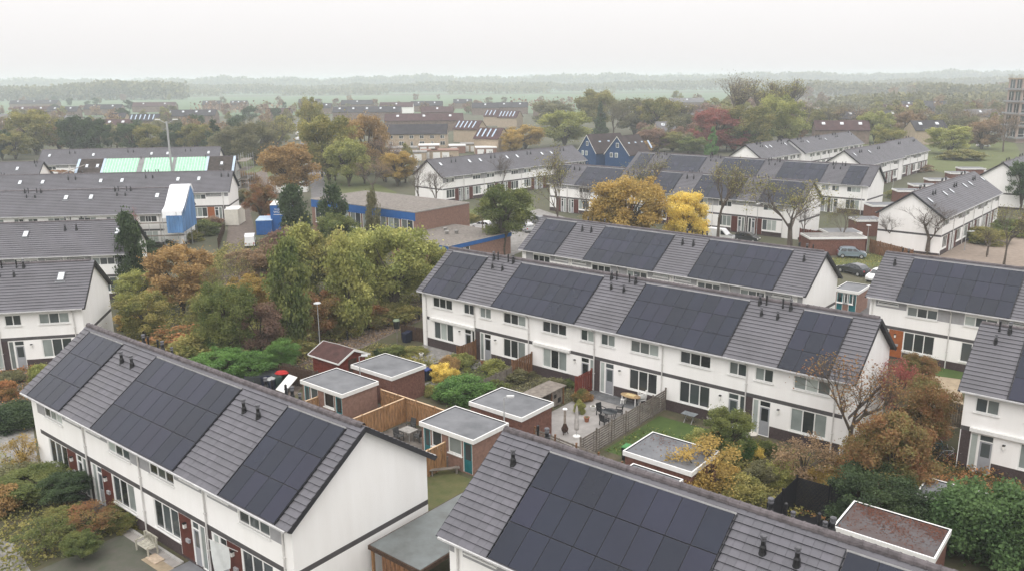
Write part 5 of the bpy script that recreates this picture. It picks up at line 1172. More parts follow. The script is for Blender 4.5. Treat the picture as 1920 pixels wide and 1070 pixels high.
# ---------------------------------------------------------------- renovation site at left
th5 = R_(8); X5, Y5 = -61.155, 182.865
TERR['W5'] = terrace('terrace under renovation, bright green membrane on its stripped roof', X5 - 33.6 * cos(th5), Y5 - 33.6 * sin(th5), th5, 33.6, 4, 'front', 1, blocks=False, per=14, roofm=OLDT, vents=False)
T5 = TERR['W5']
for a, b in ((5.9, 12.8), (14.0, 20.0), (20.8, 27.2)):
    m = MB(); p = [RP(a, .1, .10), RP(b, .1, .10), RP(b, SL - .1, .10), RP(a, SL - .1, .10)]; m.poly(p)
    for i in range(4): q, r_ = p[i], p[(i + 1) % 4]; m.poly([q, r_, (r_[0], r_[1] + .05, r_[2] - .09), (q[0], q[1] + .05, q[2] - .09)][::-1])
    m.build('green_membrane', GRMEM, T5)
    for i in range(int((b - a) / .62)):
        x = a + .3 + i * .62; mm = MB(); mm.beam(RP(x, .12, .13), RP(x, SL - .12, .13), .09, .05); mm.build('batten', BATT, T5)
for x0_, x1_ in ((12.8, 14.0), (20.0, 20.8)): m = MB(); m.poly([RP(x0_, .1, .095), RP(x1_, .1, .095), RP(x1_, SL - .1, .095), RP(x0_, SL - .1, .095)]); m.build('bare_sarking', mat('grey_sarking', (.22, .22, .22), .8, .1, 1), T5)
for x in (5.6, 27.45, 0.3, 33.2): m = MB(); m.poly([RP(x - .25, .05, .12), RP(x + .25, .05, .12), RP(x + .25, SL, .12), RP(x - .25, SL, .12)]); m.poly([RP(x + .25, .05, .12), RP(x + .25, .05, .0), RP(x + .25, SL, .0), RP(x + .25, SL, .12)]); m.build('pale_blue_flashing', LBLUE, T5)
for x in (2.2, 30.6, 4.4): o = ob('skylight', SKY_ME, T5); o.matrix_local = Matrix.Translation(RP(x, 3, .05)) @ ROOFROT
for x in (13.2, 15.1, 26.9): ob('roof_vent', V_SLIM, T5, RP(x, SL - .5, .05))
_x, _y = G(82, 303, HR); ang = R_(8); ox, oy = _x + WD * sin(ang), _y - WD * cos(ang)
TERR['W5b'] = terrace('short stretch of grey-roofed terrace left of the demolished house', ox - 20 * cos(ang), oy - 20 * sin(ang), ang, 20, 6.5, 'garden', 1, blocks=False, sky=[(15.3, 3.6)])
T = thing('half_demolished_house', 'roofless house with exposed rafters and brick walls beside the green roof', 'half demolished house', (ox + .6, oy + .3, 0), ang)
for nm, bx, mt in [('wall', (.3, 8.6, .4, .65, 0, 5.2), BRICKP), ('wall', (.3, 8.6, 8.8, 9.05, 0, 6.0), BRICKP), ('floor', (.3, 8.6, .65, 8.8, 4.6, 4.8), BEIGE), ('wall', (4.4, 4.6, .65, 8.8, 0, 6.3), BEIGE)]: m = MB(); m.box(*bx); m.build(nm, mt, T)
for i in range(6): m = MB(); m.beam((.6 + i * .5, 3.6, 6.9 + .1 * (i % 2)), (.8 + i * .5, 9.0, 6.1), .1, .16); m.build('rafter', TAN, T)
m = MB(); m.beam((3, 3, 6.2), (7.4, 5, 7.9), .5, .12); m.build('loose_roof_slab', CONC, T); m = MB(); m.extr([(4.8, 4.8), (4.8, 6.6), (8.6, 6.0), (8.6, 4.8)], 6.6, 6.75); m.build('wall', BRICKP, T)
T = thing('scaffolding', 'scaffold with planks and ladders at the far roof end', 'scaffolding', (X5 + .6, Y5 + .2, 0), th5)
for x in (0, 2.2):
    for y in (0, 3, 6, 9): m = MB(); m.tube((x, y, 0), (x, y, 9.4), .05, k=5); m.build('pole', STEEL, T)
for z in (2, 4, 6, 8): m = MB(); m.box(0, 2.2, -.2, 9.2, z, z + .06); m.build('deck', GRW, T)
th3 = R_(6.5)
T = thing('scaffold_tent', 'scaffold tent at a roof end, white tarpaulin above blue netting', 'scaffold tent', (-51.286, 126.604, 0), th3)
m = MB(); pr = [(-1.5, 4.9), (-1.3, 6.1), (.4, 6.6), (WD - .6, HR + 1.0), (WD + .6, HR + 1.0), (2 * WD + .8, 6.3), (2 * WD + .8, 5.2), (WD, HR + .25), (.2, 5.5)]
pr = [(-1.4, 4.9), (-1.3, 6.0), (.4, 6.5), (WD - .5, HR + .45), (WD + .6, HR + .45), (6.4, HR - .6), (6.4, HR - 1.6), (WD, HR + .25), (.2, 5.5)]
m.extr(pr, -2.3, .7)
tp = m.build('white_tarpaulin', TARP, T)
m = MB(); m.poly([(.7, -1.4, 2.7), (.7, 6.4, 2.7), (.7, 6.4, HR - .8), (.7, WD, HR + .3), (.7, -1.4, 5.6)]); 
nb = 10
m2 = MB()
for i in range(nb):
    a, b = -1.7 + 2.4 * i / nb, -1.7 + 2.4 * (i + 1) / nb; da, db = .12 * (i % 2), .12 * ((i + 1) % 2); m2.poly([(a, -1.45 - da, 2.6), (b, -1.45 - db, 2.6), (b, -1.45 - db, 5.3), (a, -1.45 - da, 5.3)])
m2.build('blue_netting', BTARP, T); m.build('blue_netting', BTARP, T)
for x in (-2.3, -.2, .65):
    for y in (-1.35, 3, 6.3): m = MB(); m.tube((x, y, 0), (x, y, 5.8), .05, k=5); m.build('pole', STEEL, T)
for z in (2.1, 4.1): m = MB(); m.box(-8.5, .6, -1.3, -.35, z, z + .06); m.build('deck', GRW, T)
for x in (-8.4, -6.4, -4.4): m = MB(); m.tube((x, -1.3, 0), (x, -1.3, 5.4), .04, k=5); m.build('pole', STEEL, T)
def boxything(name, label, cat, px, py, L_, W_, H_, rz, mts, z=0, ribs=0):
    T = thing(name, label, cat, (*G(px, py), z), rz); m = MB(); m.box(-L_ / 2, L_ / 2, -W_ / 2, W_ / 2, .05, H_ - .08); m.build('body', mts[0], T)
    m = MB(); m.box(-L_ / 2 - .03, L_ / 2 + .03, -W_ / 2 - .03, W_ / 2 + .03, H_ - .08, H_); m.build('top_rail', mts[1], T)
    for i in range(ribs): x = -L_ / 2 + .15 + i * (L_ - .3) / max(1, ribs - 1); m = MB(); m.box(x - .06, x + .06, -W_ / 2 - .04, -W_ / 2 - .001, .15, H_ - .1); m.build('rib', mts[0], T)
    return T
TT = boxything('site_container', 'tall blue site cabin stack with white lettering', 'site container', 533, 432, 3.4, 6.0, 4.9, .15, (BLUE, WPLAS))
for tx, z_, sz in (('Bouwen aan', 4.15, .36), ('WONEN', 3.6, .55)):
    fc = bpy.data.curves.new('lettering', 'FONT'); fc.body = tx; fc.size = sz; fc.align_x = 'CENTER'; fo = text_obj(fc, TT); fo.data.materials.append(WPLAS); fo.matrix_local = Matrix.Translation((-.1, -3.03, z_ - .1)) @ Matrix.Rotation(PI / 2, 4, 'X')
m = MB(); m.box(-1.2, 1.2, -3.03, -3.01, 3.2, 3.28); m.build('white_stripe', WPLAS, TT)
boxything('site_container', 'low blue container with pale top rim beside the lane', 'site container', 500, 436, 2.6, 5.0, 2.5, .15, (BLUE, LBLUE), ribs=6)
boxything('tile_stack', 'stacks of orange roof tiles behind the low blue container', 'tile stack', 505, 405, 2.4, 3.0, 2.6, .2, (mat('orange_tiles', (.50, .15, .06), .8, .25, 3, .4, 8), MATS.get('orange_tiles')), ribs=4)
boxything('site_trailer', 'white box trailer parked at the brick terrace end', 'trailer', 442, 419, 2.4, 4.6, 2.9, .05, (mat('cream_panel', (.70, .68, .60), .5, .05, 2), WPLAS))
boxything('site_hut', 'white site hut under the big orange tree', 'site hut', 527, 362, 4.6, 2.6, 2.8, .1, (WPLAS, WPLAS)); boxything('site_hut', 'second white site hut right of the orange tree trunk', 'site hut', 560, 360, 4.2, 2.6, 2.7, .1, (WPLAS, WPLAS))
# ---------------------------------------------------------------- cars
def car_mesh(kind):
    m = MB()
    if kind == 'van':
        L, Wd, Ht = 4.6, 1.8, 1.9; low = [(-2.3, .35), (-2.3, 1.0), (2.3, 1.0 - .05), (2.35, .7), (2.3, .3)]; cab = [(-2.25, 1.0), (-2.2, 1.82), (-2.0, 1.9), (.55, 1.9), (1.35, 1.1), (2.2, .95)]
    elif kind == 'hatch': low = [(-1.85, .32), (-1.9, .6), (-1.82, .95), (1.1, .98), (1.8, .82), (1.92, .55), (1.85, .3)]; cab = [(-1.78, .95), (-1.5, 1.42), (-1.1, 1.5), (.1, 1.5), (.45, 1.42), (1.15, .97)]
    else: low = [(-2.15, .32), (-2.2, .65), (-2.1, .92), (.9, .93), (2.0, .78), (2.2, .52), (2.15, .3)]; cab = [(-2.0, .92), (-1.35, 1.38), (-.8, 1.46), (.0, 1.44), (.35, 1.36), (1.1, .93)]
    def sweep(prof, w0, w1, z0, z1, mi):
        n = len(m.v); k = len(prof)
        def hw(x, z): f = (z - z0) / max(.01, z1 - z0); e = 1 - .10 * (abs(x) / 2.2) ** 4; return (w0 + (w1 - w0) * f) * e
        for s in (-1, 1): m.v.extend([(x, s * hw(x, z), z) for x, z in prof])
        for i in range(k): j = (i + 1) % k; m.f.append((n + i, n + j, n + k + j, n + k + i)); m.m.append(mi)
        m.f.append(tuple(n + k - 1 - i for i in range(k))); m.m.append(mi); m.f.append(tuple(n + k + i for i in range(k))); m.m.append(mi)
    sweep(low, .84, .86, .3, 1.0, 0); sweep(cab, .80, .60 if kind != 'van' else .76, .93, 1.5 if kind != 'van' else 1.9, 0)
    g = MB()  # windows just proud of the cabin
    z0, z1 = (.99, 1.36) if kind != 'van' else (1.1, 1.7)
    wt = lambda z: (.80 + ((.60 if kind != 'van' else .76) - .80) * (z - .93) / ((1.5 if kind != 'van' else 1.9) - .93)) + .012
    if kind == 'van': sides = [[(.35, z0), (1.15, z0), (.6, z1), (.35, z1)]]
    elif kind == 'hatch': sides = [[(-1.6, z0), (-.75, z0), (-.75, z1), (-1.38, z1)], [(-.68, z0), (.02, z0), (.02, z1), (-.68, z1)], [(.09, z0), (.95, z0), (.4, z1), (.09, z1)]]
    else: sides = [[(-1.75, z0), (-.9, z0), (-.9, z1 - .02), (-1.25, z1 - .02)], [(-.83, z0), (-.1, z0), (-.1, z1 - .02), (-.83, z1 - .02)], [(-.03, z0), (.88, z0), (.35, z1 - .04), (-.03, z1 - .02)]]
    for q in sides:
        for s in (-1, 1): p = [(x, s * wt(z), z) for x, z in q]; g.poly(p if s < 0 else p[::-1])
    a, b = cab[-1], cab[-2]; e = .02
    g.poly([(a[0] - .08 + e, -.70, a[1] + .06 + e), (a[0] - .08 + e, .70, a[1] + .06 + e), (b[0] + e, .58, b[1] - .02 + e), (b[0] + e, -.58, b[1] - .02 + e)])
    a, b = cab[0], cab[1]; g.poly([(a[0] + .06 - e, .68, a[1] + .1), (a[0] + .06 - e, -.68, a[1] + .1), (b[0] + .03 - e, -.58, b[1] - .03), (b[0] + .03 - e, .58, b[1] - .03)])
    w = MB(); w.tube((0, 0, 0), (0, .2, 0), .31, k=16); r = MB(); r.tube((0, -.01, 0), (0, .21, 0), .19, k=12)
    xs = (-1.25, 1.25) if kind == 'hatch' else (-1.4, 1.4)
    h = MB(); h.box(low[-2][0] - .12, low[-2][0] - .0, -.75, -.45, .62, .76); h2 = MB(); h2.box(low[1][0] - .03, low[1][0] + .06, -.78, -.55, .65, .85)
    return m, g, w, r, xs, low
CARM = {}
def car(label, p_rear, p_front, paint, kind='hatch', group=None):
    a, b = G(*p_rear), G(*p_front); cx, cy = (a[0] + b[0]) / 2, (a[1] + b[1]) / 2; th = math.atan2(b[1] - a[1], b[0] - a[0])
    T = thing('parked_van' if kind == 'van' else 'parked_car', label, 'van' if kind == 'van' else 'car', (cx, cy, .02), th, group)
    if kind not in CARM: m, g, w, r, xs, low = car_mesh(kind); CARM[kind] = (m, g.mesh('windows', CGL), w.mesh('wheel', RUB), r.mesh('rim', STEEL), xs, low)
    m, g, w, r, xs, low = CARM[kind]
    m.build('body', paint, T); ob('windows', g, T)
    for x in xs:
        for y in (-.84, .64): o = ob('wheel', w, T, (x, y, .31)); ob('rim', r, o)
    for y in (-.74, .44): q = MB(); q.box(low[-2][0] - .1, low[-2][0] + .01, y, y + .3, .6, .74); q.build('headlight', LEDC, T); q = MB(); q.box(low[1][0] - .02, low[1][0] + .1, y + .03, y + .25, .66, .84); q.build('tail_light', mat('red_lens', (.35, .02, .02), .3, .05, 3), T)
PW = mat('white_paint', (.78, .79, .80), .25, .02, 2, spec=.6, coat=.4); PG = mat('blue_grey_paint', (.20, .25, .29), .3, .03, 2, spec=.6, coat=.4); PD = mat('dark_paint', (.045, .048, .055), .25, .05, 2, spec=.6, coat=.5); PS = mat('silver_paint', (.45, .46, .47), .3, .03, 2, spec=.6, coat=.4)
car('blue-grey hatchback parked on the street by the long red-brown fence', (1574, 482), (1618, 484), PG)
car('dark grey estate car parked across from the grass strip', (1622, 519), (1578, 508), PD, 'sedan')
car('white car half hidden behind the right terrace roof corner', (1665, 520), (1628, 532), PW)
car('dark car half hidden behind the ridge left of the hatchback', (1508, 466), (1545, 472), PD, 'sedan')
car('white van parked by the nearly bare olive tree', (1332, 449), (1368, 453), PW, 'van')
car('white car parked at the corner of the school', (925, 432), (886, 428), PW, 'sedan')
car('dark car parked beside the round dark green tree', (1022, 425), (1000, 415), PD)
car('silver car under the round tree branches', (1000, 440), (978, 428), PS)
car('white van standing on the brick lane beside the thicket', (468, 470), (472, 452), PW, 'van')
for i, (y, l) in enumerate([(266, 'nearest'), (256, 'middle'), (247, 'farthest')]): car(f'{l} of three pale cars parked along the far road', (558, y), (557.5, y - 4.5), PW)
car('silver car among shrubs left of the gabled terrace', (712, 322), (740, 325), PS, 'sedan'); car('white car parked just left of the white gable', (768, 322), (792, 322), PW, 'sedan')
car('white car on the grass edge at upper right', (1829, 276), (1857, 276), PW, 'sedan')
car('dark car at the terrace door behind the van', (1385, 452), (1415, 455), PD)
# ---------------------------------------------------------------- houses beyond
def farrow(label, x0, x1, ry, rz=0, roofm=None, wallm=None, nsky=0, nwin=0, hr=8.8, he=5.4, dep=8.5, stripes=0, name='distant_terrace', chim=0, cat='houses', eave=None):
    X, Y = G((x0 + x1) / 2, ry, hr); W_ = (x1 - x0) / PXM(X, Y) / max(.5, cos(rz)); X0 = X - W_ / 2 * cos(rz); Y0 = Y - W_ / 2 * sin(rz)
    T = thing(name, label, cat, (X0 + dep / 2 * sin(rz), Y0 - dep / 2 * cos(rz), 0), rz)
    m = MB(); m.extr([(.3, 0), (dep - .3, 0), (dep - .3, he), (dep / 2, hr - .25), (.3, he)], .15, W_ - .15); m.build('wall', wallm or mat('far_brown_wall', (.20, .15, .12), .9, .2, 1), T)
    m = MB(); m.extr([(-.1, he - .1), (dep / 2, hr), (dep + .1, he - .1), (dep + .1, he - .3), (dep / 2, hr - .22), (-.1, he - .3)], 0, W_); m.build('roof', roofm or mat('far_dark_roof', (.045, .042, .048), .85, .2, .5), T)
    k = (hr - he) / (dep / 2)
    for i in range(nsky):
        x = (i + .5) * W_ / nsky - .6; y = dep * .27; z = he - .1 + (y + .1) * k
        m = MB(); m.extr([(y, z + .05), (y + .95, z + .05 + .95 * k), (y + .95, z + .17 + .95 * k), (y, z + .17)], x, x + 1.25); m.build('skylight', SKYL, T)
    for i in range(stripes):
        x = 1.0 + i * (W_ - 2) / max(1, stripes); y = .6; m = MB(); m.extr([(y, he + .1 + y * k), (dep * .42, he + .1 + dep * .42 * k), (dep * .42, he + .25 + dep * .42 * k), (y, he + .25 + y * k)], x, x + .5); m.build('roof_light_strip', LBLUE, T)
    for i in range(nwin):
        x = (i + .5) * W_ / nwin
        window(T, x - .8, .24, 3.5, 1.6, 1.3, 2, 0, .2)
        if i % 2: window(T, x - .9, .24, 1.0, 1.9, 1.5, 2, 0, .2)
        else: door(T, x - .45, .24, .1, 1.0, 2.3, 0)
    for i in range(chim): x = (i + .5) * W_ / chim; m = MB(); m.box(x - .35, x + .35, dep / 2 - .3, dep / 2 + .3, hr - .4, hr + .9); m.build('chimney', BEIGE, T)
    return T
BRR = mat('brown_red_roof', (.075, .04, .04), .85, .2, .6); GRR = mat('mid_grey_roof', (.14, .135, .14), .8, .15, .4)
farrow('beige brick terrace with plain dark roof beyond the white flat garages', 725, 839, 233, .02, None, BEIGE, 0, 6)
farrow('long dark roofed terrace with three skylights behind the beige terrace', 722, 868, 213, .03, BRR, None, 3)
farrow('dark roofed terrace with four skylights behind the mast', 308, 406, 206, .02, None, None, 4)
farrow('small dark roofed house with two skylights near the far field', 380, 414, 189, 0, None, None, 2); farrow('dark roofed house pair with white skylights left of the dark pine', 432, 464, 189, 0, None, None, 3)
farrow('long dark terrace with five skylights right of the road trees', 625, 752, 200, 0, None, None, 5); farrow('dark terrace with white end wall near the field edge', 712, 775, 192, 0, BRR, WALL, 1)
farrow('dark terrace at the field edge left of the lone pine', 640, 700, 188, 0, None, None, 1)
farrow('roof with five pale light strips right of the beige terrace', 858, 905, 226, -.5, BRR, BEIGE, 0, 0, stripes=5); farrow('lower brown roof with pale light strips near the golden tree', 898, 945, 240, -.5, BRR, BEIGE, 0, 0, stripes=4)
farrow('brown roof with three diagonal light strips in the distance', 912, 940, 206, -.45, BRR, BEIGE, 0, 0, stripes=3); farrow('brown roof with five diagonal light strips and dormer', 938, 975, 208, -.45, BRR, BEIGE, 0, 0, stripes=5)
farrow('dark roof with a white dormer among the far houses', 885, 935, 193, 0, None, None, 1); farrow('dark roof near the far field right of the dormer', 930, 990, 192, 0, None, None, 2); farrow('grey roof by the field with one skylight', 790, 850, 200, 0, BRR, None, 1)
farrow('white-walled low long building at far left', -30, 40, 214, 0, GRR, WALL, 0, 0, hr=6, he=4.4); farrow('grey-roofed low building with white band behind the big evergreen', 95, 142, 216, 0, GRR, WALL, 0, 0, hr=6, he=4.2); farrow('dark roofed house behind the left olive tree', 90, 148, 200, 0, None, None, 2)
farrow('cream gabled house between the evergreens', 205, 238, 212, 0, None, BEIGE, 0, 1); farrow('dark roof with pale strips before the four-skylight terrace', 245, 300, 214, .05, None, None, 0, stripes=6); farrow('dark roofed terrace at lower left behind trees', 170, 245, 224, 0, BRR, None, 3)
farrow('grey roof among far trees left of the road', 500, 545, 203, 0, BRR, None, 1); farrow('dark skylit roof below the far field, left of centre', 565, 622, 194, 0, None, None, 3); farrow('low dark roof right of the far road end', 770, 830, 190, 0, None, None, 2); farrow('dark roof below the central field edge', 850, 885, 186, 0, None, None, 2); farrow('far dark roof above the blue houses', 1095, 1150, 186, 0, None, None, 3); farrow('far roof row left of the apartment block', 1690, 1790, 190, 0, None, None, 4); farrow('far dark terrace above the left evergreens', 20, 110, 188, 0, None, None, 3); farrow('far dark terrace at the left of the field', 250, 330, 192, 0, BRR, None, 2); farrow('dark terrace beneath the left field edge', 160, 230, 196, 0, None, None, 2)
farrow('dark roof with white skylights behind the dark red tree', 1275, 1350, 197, .1, BRR, None, 4); farrow('pale roof patch left of the dark red tree', 1245, 1300, 212, .1, GRR, WALL, 2); farrow('pale roofed house among trees left of the red one', 1228, 1280, 228, .1, GRR, BEIGE, 2)
farrow('sloping roofs with many skylights beyond the upper right wood', 1488, 1562, 207, -.3, None, None, 5); farrow('long dark terrace with skylights at upper right', 1562, 1682, 208, .03, None, None, 6); farrow('dark terrace with white dormers at upper right', 1690, 1768, 214, .1, None, WALL, 4); farrow('low dark roof before the white dormers', 1705, 1770, 226, .1, None, BEIGE, 2)
farrow('dark roof with two skylights near the yellow-green tree', 1530, 1625, 226, -.2, BRR, None, 3); farrow('pale roof near the apartment block', 1800, 1870, 205, .1, GRR, BEIGE, 1); farrow('distant brown roofs below the skyline wood', 1150, 1225, 190, .1, BRR, WALL, 2); farrow('distant roof left of the tall poplars', 1255, 1320, 184, 0, GRR, None, 1)
for i, (a, b, y, l) in enumerate([(560, 600, 186, 'far roof behind the road trees'), (1000, 1060, 196, 'far roof behind the grey-olive tree'), (1380, 1460, 206, 'far roofs seen through the poplars'), (1640, 1720, 196, 'far dark roof below the right skyline trees'), (1740, 1800, 200, 'far roof left of the block trees'), (30, 90, 200, 'far dark roof at the far left trees')]): farrow(l, a, b, y, .05 * i, BRR if i % 2 else None, None, 2)
for i, (px, py, w, d, lb, mt) in enumerate([(805, 287, 38, 6, 'white flat garage roof nearest the beige terrace', WPLAS), (858, 288, 30, 6, 'white flat garage roof in the middle of the group', WPLAS), (912, 292, 38, 6, 'white flat garage roof right of the group', WPLAS), (752, 293, 60, 7, 'long pale garage block left of the white roofs', PAVE), (770, 302, 60, 6, 'pale grey garage block before the white gable', PAVE), (835, 298, 50, 7, 'brick garage block behind the gabled ridge', BRICKP), (805, 298, 30, 5, 'small pink-brown garage behind the gable', BRICKP), (885, 285, 40, 7, 'grey garage block behind the white flat roofs', PAVE)]):
    X, Y = G(px, py); W_ = w / PXM(X, Y); T = thing('garage', lb, 'garage', (X, Y, 0), .1)
    m = MB(); m.box(-W_ / 2, W_ / 2, 0, d, 0, 2.5); m.build('wall', BRICKP if mt is WPLAS else BEIGE, T); m = MB(); m.box(-W_ / 2 - .15, W_ / 2 + .15, -.15, d + .15, 2.5, 2.85); m.build('flat_roof', mt, T)
    for k in range(max(1, int(W_ / 3))): x = -W_ / 2 + .4 + k * 3; m = MB(); m.box(x, x + 2.3, -.04, -.001, .05, 2.1); m.build('garage_door', WPLAS, T)
# flat sheds between the right-hand terraces
for i, (a, b, c, d, lb) in enumerate([(1675, 1730, 351, 9, 'flat pale-rimmed shed roof nearest the gabled terrace'), (1705, 1757, 341, 9, 'second pale-rimmed shed roof up the back lane'), (1735, 1785, 331, 9, 'third pale-rimmed shed roof up the back lane'), (1775, 1820, 319, 8, 'fourth pale-rimmed shed roof up the back lane'), (1795, 1845, 311, 7, 'farthest pale-rimmed shed roof up the back lane'), (1733, 1760, 352, 6, 'small flat roof tucked behind the long ridge'),
    (1622, 1692, 374, 16, 'wide flat garage roof before the solar terrace end'), (1595, 1652, 402, 14, 'white-edged flat roof beside the blank gable'), (1540, 1612, 425, 14, 'low white-edged roof behind the long fence'), (1500, 1625, 436, 9, 'long narrow flat roof over the red fence'), (1850, 1900, 318, 6, 'pale flat roof at the right edge')]):
    u0, v0 = G((a + b) / 2, c + d * .5, 2.7); W_ = (b - a) / PXM(u0, v0) * .82; T = thing('flat_roofed_shed', lb, 'shed', (u0, v0, 0), .0 if i > 5 else -.12); dd = 3.6
    m = MB(); m.box(-W_ / 2, W_ / 2, -dd / 2, dd / 2, 0, 2.4); m.build('wall', BRICK, T); m = MB(); m.box(-W_ / 2 - .15, W_ / 2 + .15, -dd / 2 - .15, dd / 2 + .15, 2.4, 2.7); m.build('roof_edge', WPLAS, T); m = MB(); m.box(-W_ / 2, W_ / 2, -dd / 2, dd / 2, 2.7, 2.73); m.build('flat_roof', BITU if i != 9 else PAVE, T)
# blue A-gabled houses
for (ax, ay, ex, ey, lx, ly, lb) in [(1101, 253, 1163, 249.5, 0, 0, 'dark blue A-gabled house, the left of two'), (1157.6, 256, 1198, 252, 0, 0, 'dark blue A-gabled house, the right of two, light strips on its brown roof')]:
    X, Y = G(ax, ay, 9.2); X2, Y2 = G(ex, ey, 9.2); th = math.atan2(Y2 - Y, X2 - X); L_ = min(26, math.hypot(X2 - X, Y2 - Y)); th = max(min(th, 1.25), .5)
    T = thing('blue_gabled_house', lb, 'house', (X, Y, 0), th); hw = 4.1
    m = MB(); m.extr([(-hw, 0), (hw, 0), (hw, 4.3), (0, 8.95), (-hw, 4.3)], 0, L_); m.build('wall', BLUEH, T)
    m = MB(); m.extr([(-hw - .3, 4.0), (0, 9.25), (hw + .3, 4.0), (hw + .3, 3.8), (0, 9.0), (-hw - .3, 3.8)], -.2, L_); m.build('roof', mat('dark_brown_roof', (.055, .042, .042), .85, .2, .6), T)
    for s in (-1, 1): m = MB(); m.beam((-.28, 0, 9.1), (-.28, s * (hw + .3), 3.9), .05, .15); m.build('white_verge', WPLAS, T)
    for y, z in ((-.6, 6.0), (-.3, 3.2), (1.4, 3.2)): m = MB(); m.box(-.06, -.01, y, y + 1.0, z, z + 1.3, 0); m.box(-.08, -.06, y + .1, y + .9, z + .12, z + 1.18, 1); m.build('window', [FRAME, GLASSC], T)
    for i in range(4): m = MB(); x = 3 + i * 3.4; m.extr([(-hw * .75, 5.15), (-hw * .4, 7.2), (-hw * .4, 7.35), (-hw * .75, 5.3)], x, x + .8); m.build('roof_light_strip', LBLUE, T)
# apartment block at the right edge
X, Y = G(1904, 268); pm = PXM(X, Y); Hb = HT(1893, 149, X, Y)
T = thing('apartment_block', 'pinkish apartment block with balconies cut off by the right edge', 'apartment block', (X, Y, 0), -.12)
nf = 5; m = MB(); m.box(0, 30, 0, 12, 0, Hb); m.build('wall', mat('pink_panel', (.42, .33, .29), .8, .08, .5), T)
m = MB(); m.box(-.3, 30.3, -.3, 12.3, Hb, Hb + .5); m.build('roof_edge', BEIGE, T)
for f in range(nf * 1):
    z = 1.2 + f * (Hb - 1) / nf; hh = (Hb - 1) / nf
    for i in range(6):
        m = MB(); m.box(.5 + i * 4.8, 4.4 + i * 4.8, -.1, -.01, z + .9, z + hh - .3, 0); m.box(.5 + i * 4.8, 4.4 + i * 4.8, -.16, -.1, z + 1.9, z + 2.0, 1); m.box(2.4 + i * 4.8, 2.5 + i * 4.8, -.16, -.1, z + .9, z + hh - .3, 1); m.build('window', [GLASSD, FRAME], T)
    for i in range(2): m = MB(); m.box(-.1, -.01, 1.2 + i * 5.4, 4.8 + i * 5.4, z + .9, z + hh - .3, 0); m.box(-.16, -.1, 2.9 + i * 5.4, 3.0 + i * 5.4, z + .9, z + hh - .3, 1); m.box(-.16, -.1, 1.2 + i * 5.4, 4.8 + i * 5.4, z + .8, z + .9, 1); m.build('window', [GLASSD, FRAME], T)
    m = MB(); m.box(-1.2, -.2, -.6, 12, z + .35, z + .5); m.box(-1.2, -1.12, -.6, 12, z + .5, z + 1.0); m.build('balcony', mat('balcony_panel', (.30, .30, .31), .6, .1, 2), T)
    m = MB(); m.box(-.6, 30, -1.2, -.2, z + .35, z + .5); m.box(-.6, 30, -1.2, -1.12, z + .5, z + 1.1); m.build('balcony', mat('balcony_panel', (.30, .30, .31), .6, .1, 2), T)
T = thing('flat_canopy', 'flat pale canopy roof beside the apartment block', 'canopy', (*G(1875, 262), 0), 0); m = MB(); m.box(-7, 7, -2, 4, 2.8, 3.1); m.build('roof', PAVE, T)
for x in (-6.5, 0, 6.5): m = MB(); m.box(x - .15, x + .15, -1.8, -1.5, 0, 2.8); m.build('post', STEEL, T)
# ---------------------------------------------------------------- far trees, one object each
rng = random.Random(5)
FARG = [('far0', 'ol'), ('far1', 'br'), ('far2', 'gg'), ('far3', 'pu'), ('far4', 'dk'), ('far5', 'og'), ('far6', 'tw')]
TRUNKF = trunk_mesh(3, .25, 3)
BANDS = [(110, 'near the left edge'), (240, 'above the big dark evergreen'), (335, 'left of the tall mast'), (430, 'right of the tall mast'), (560, 'left of the far road'), (720, 'right of the far road'), (860, 'behind the beige brick terrace'), (980, 'near the roofs with light strips'), (1090, 'left of the blue gabled houses'), (1220, 'behind the blue gabled houses'), (1330, 'left of the dark red tree'), (1420, 'left of the tall poplars'), (1520, 'right of the tall poplars'), (1640, 'beyond the upper right terraces'), (1780, 'above the far flat sheds'), (9999, 'beside the apartment block')]
CNAME = ['olive', 'brown', 'grey-green', 'purplish', 'dark green', 'orange', 'bare twiggy']
PLACE = {'dense wood': 'of the middle wood', 'among the rooftops': 'among rooftops', 'far band': 'of the far band', 'row along': 'by the field edge', 'belt': 'of the tree belt', 'street': 'at the street', 'edge of the grass': 'at the grass edge'}
def fartree(px, py, hh, ww, k, label, group):
    pl = next((v for q, v in PLACE.items() if q in label), ''); sz = 'large' if hh > 11 else 'small' if hh < 8 else 'mid-sized'
    label = f"{sz} {CNAME[k]} tree {pl}, {next(b for a, b in BANDS if px < a)}"
    X, Y = G(px, py); T = thing('distant_tree', label, 'tree', (X, Y, 0), rng.uniform(0, 6), group); kk, cc = FARG[k]
    cr = ob('crown', tpl(kk), T, (0, 0, hh * .56)); cr.scale = (ww / 2 * 1.15, ww / 2 * 1.15, hh * .47); j = rng.uniform(.8, 1.15); cr.color = (*[c * j for c in COL[cc][0]], 1); cr['hue2'] = [c * j for c in COL[cc][1]]
    ob('trunk', TRUNKF, T)
def scatter(n, x0, x1, y0, y1, ks, label, group, h=(7, 12)):
    for _ in range(n):
        y = y0 + (y1 - y0) * rng.random(); hh = rng.uniform(*h); fartree(rng.uniform(x0, x1), y, hh, hh * rng.uniform(.6, .95), rng.choice(ks), label, group)
scatter(40, 1080, 1480, 190, 250, [0, 2, 0, 1, 3], 'olive or brown tree in the dense wood left of the upper right terraces', 'trees of the upper middle wood', (9, 15))
scatter(46, 1480, 1900, 183, 238, [0, 6, 2, 1, 2], 'autumn tree among the rooftops at upper right', 'trees among the upper right rooftops', (8, 13))
scatter(18, 1500, 1900, 176, 190, [3, 1, 2, 6], 'brownish tree in the far band below the right skyline', 'far band of trees at right', (12, 19))
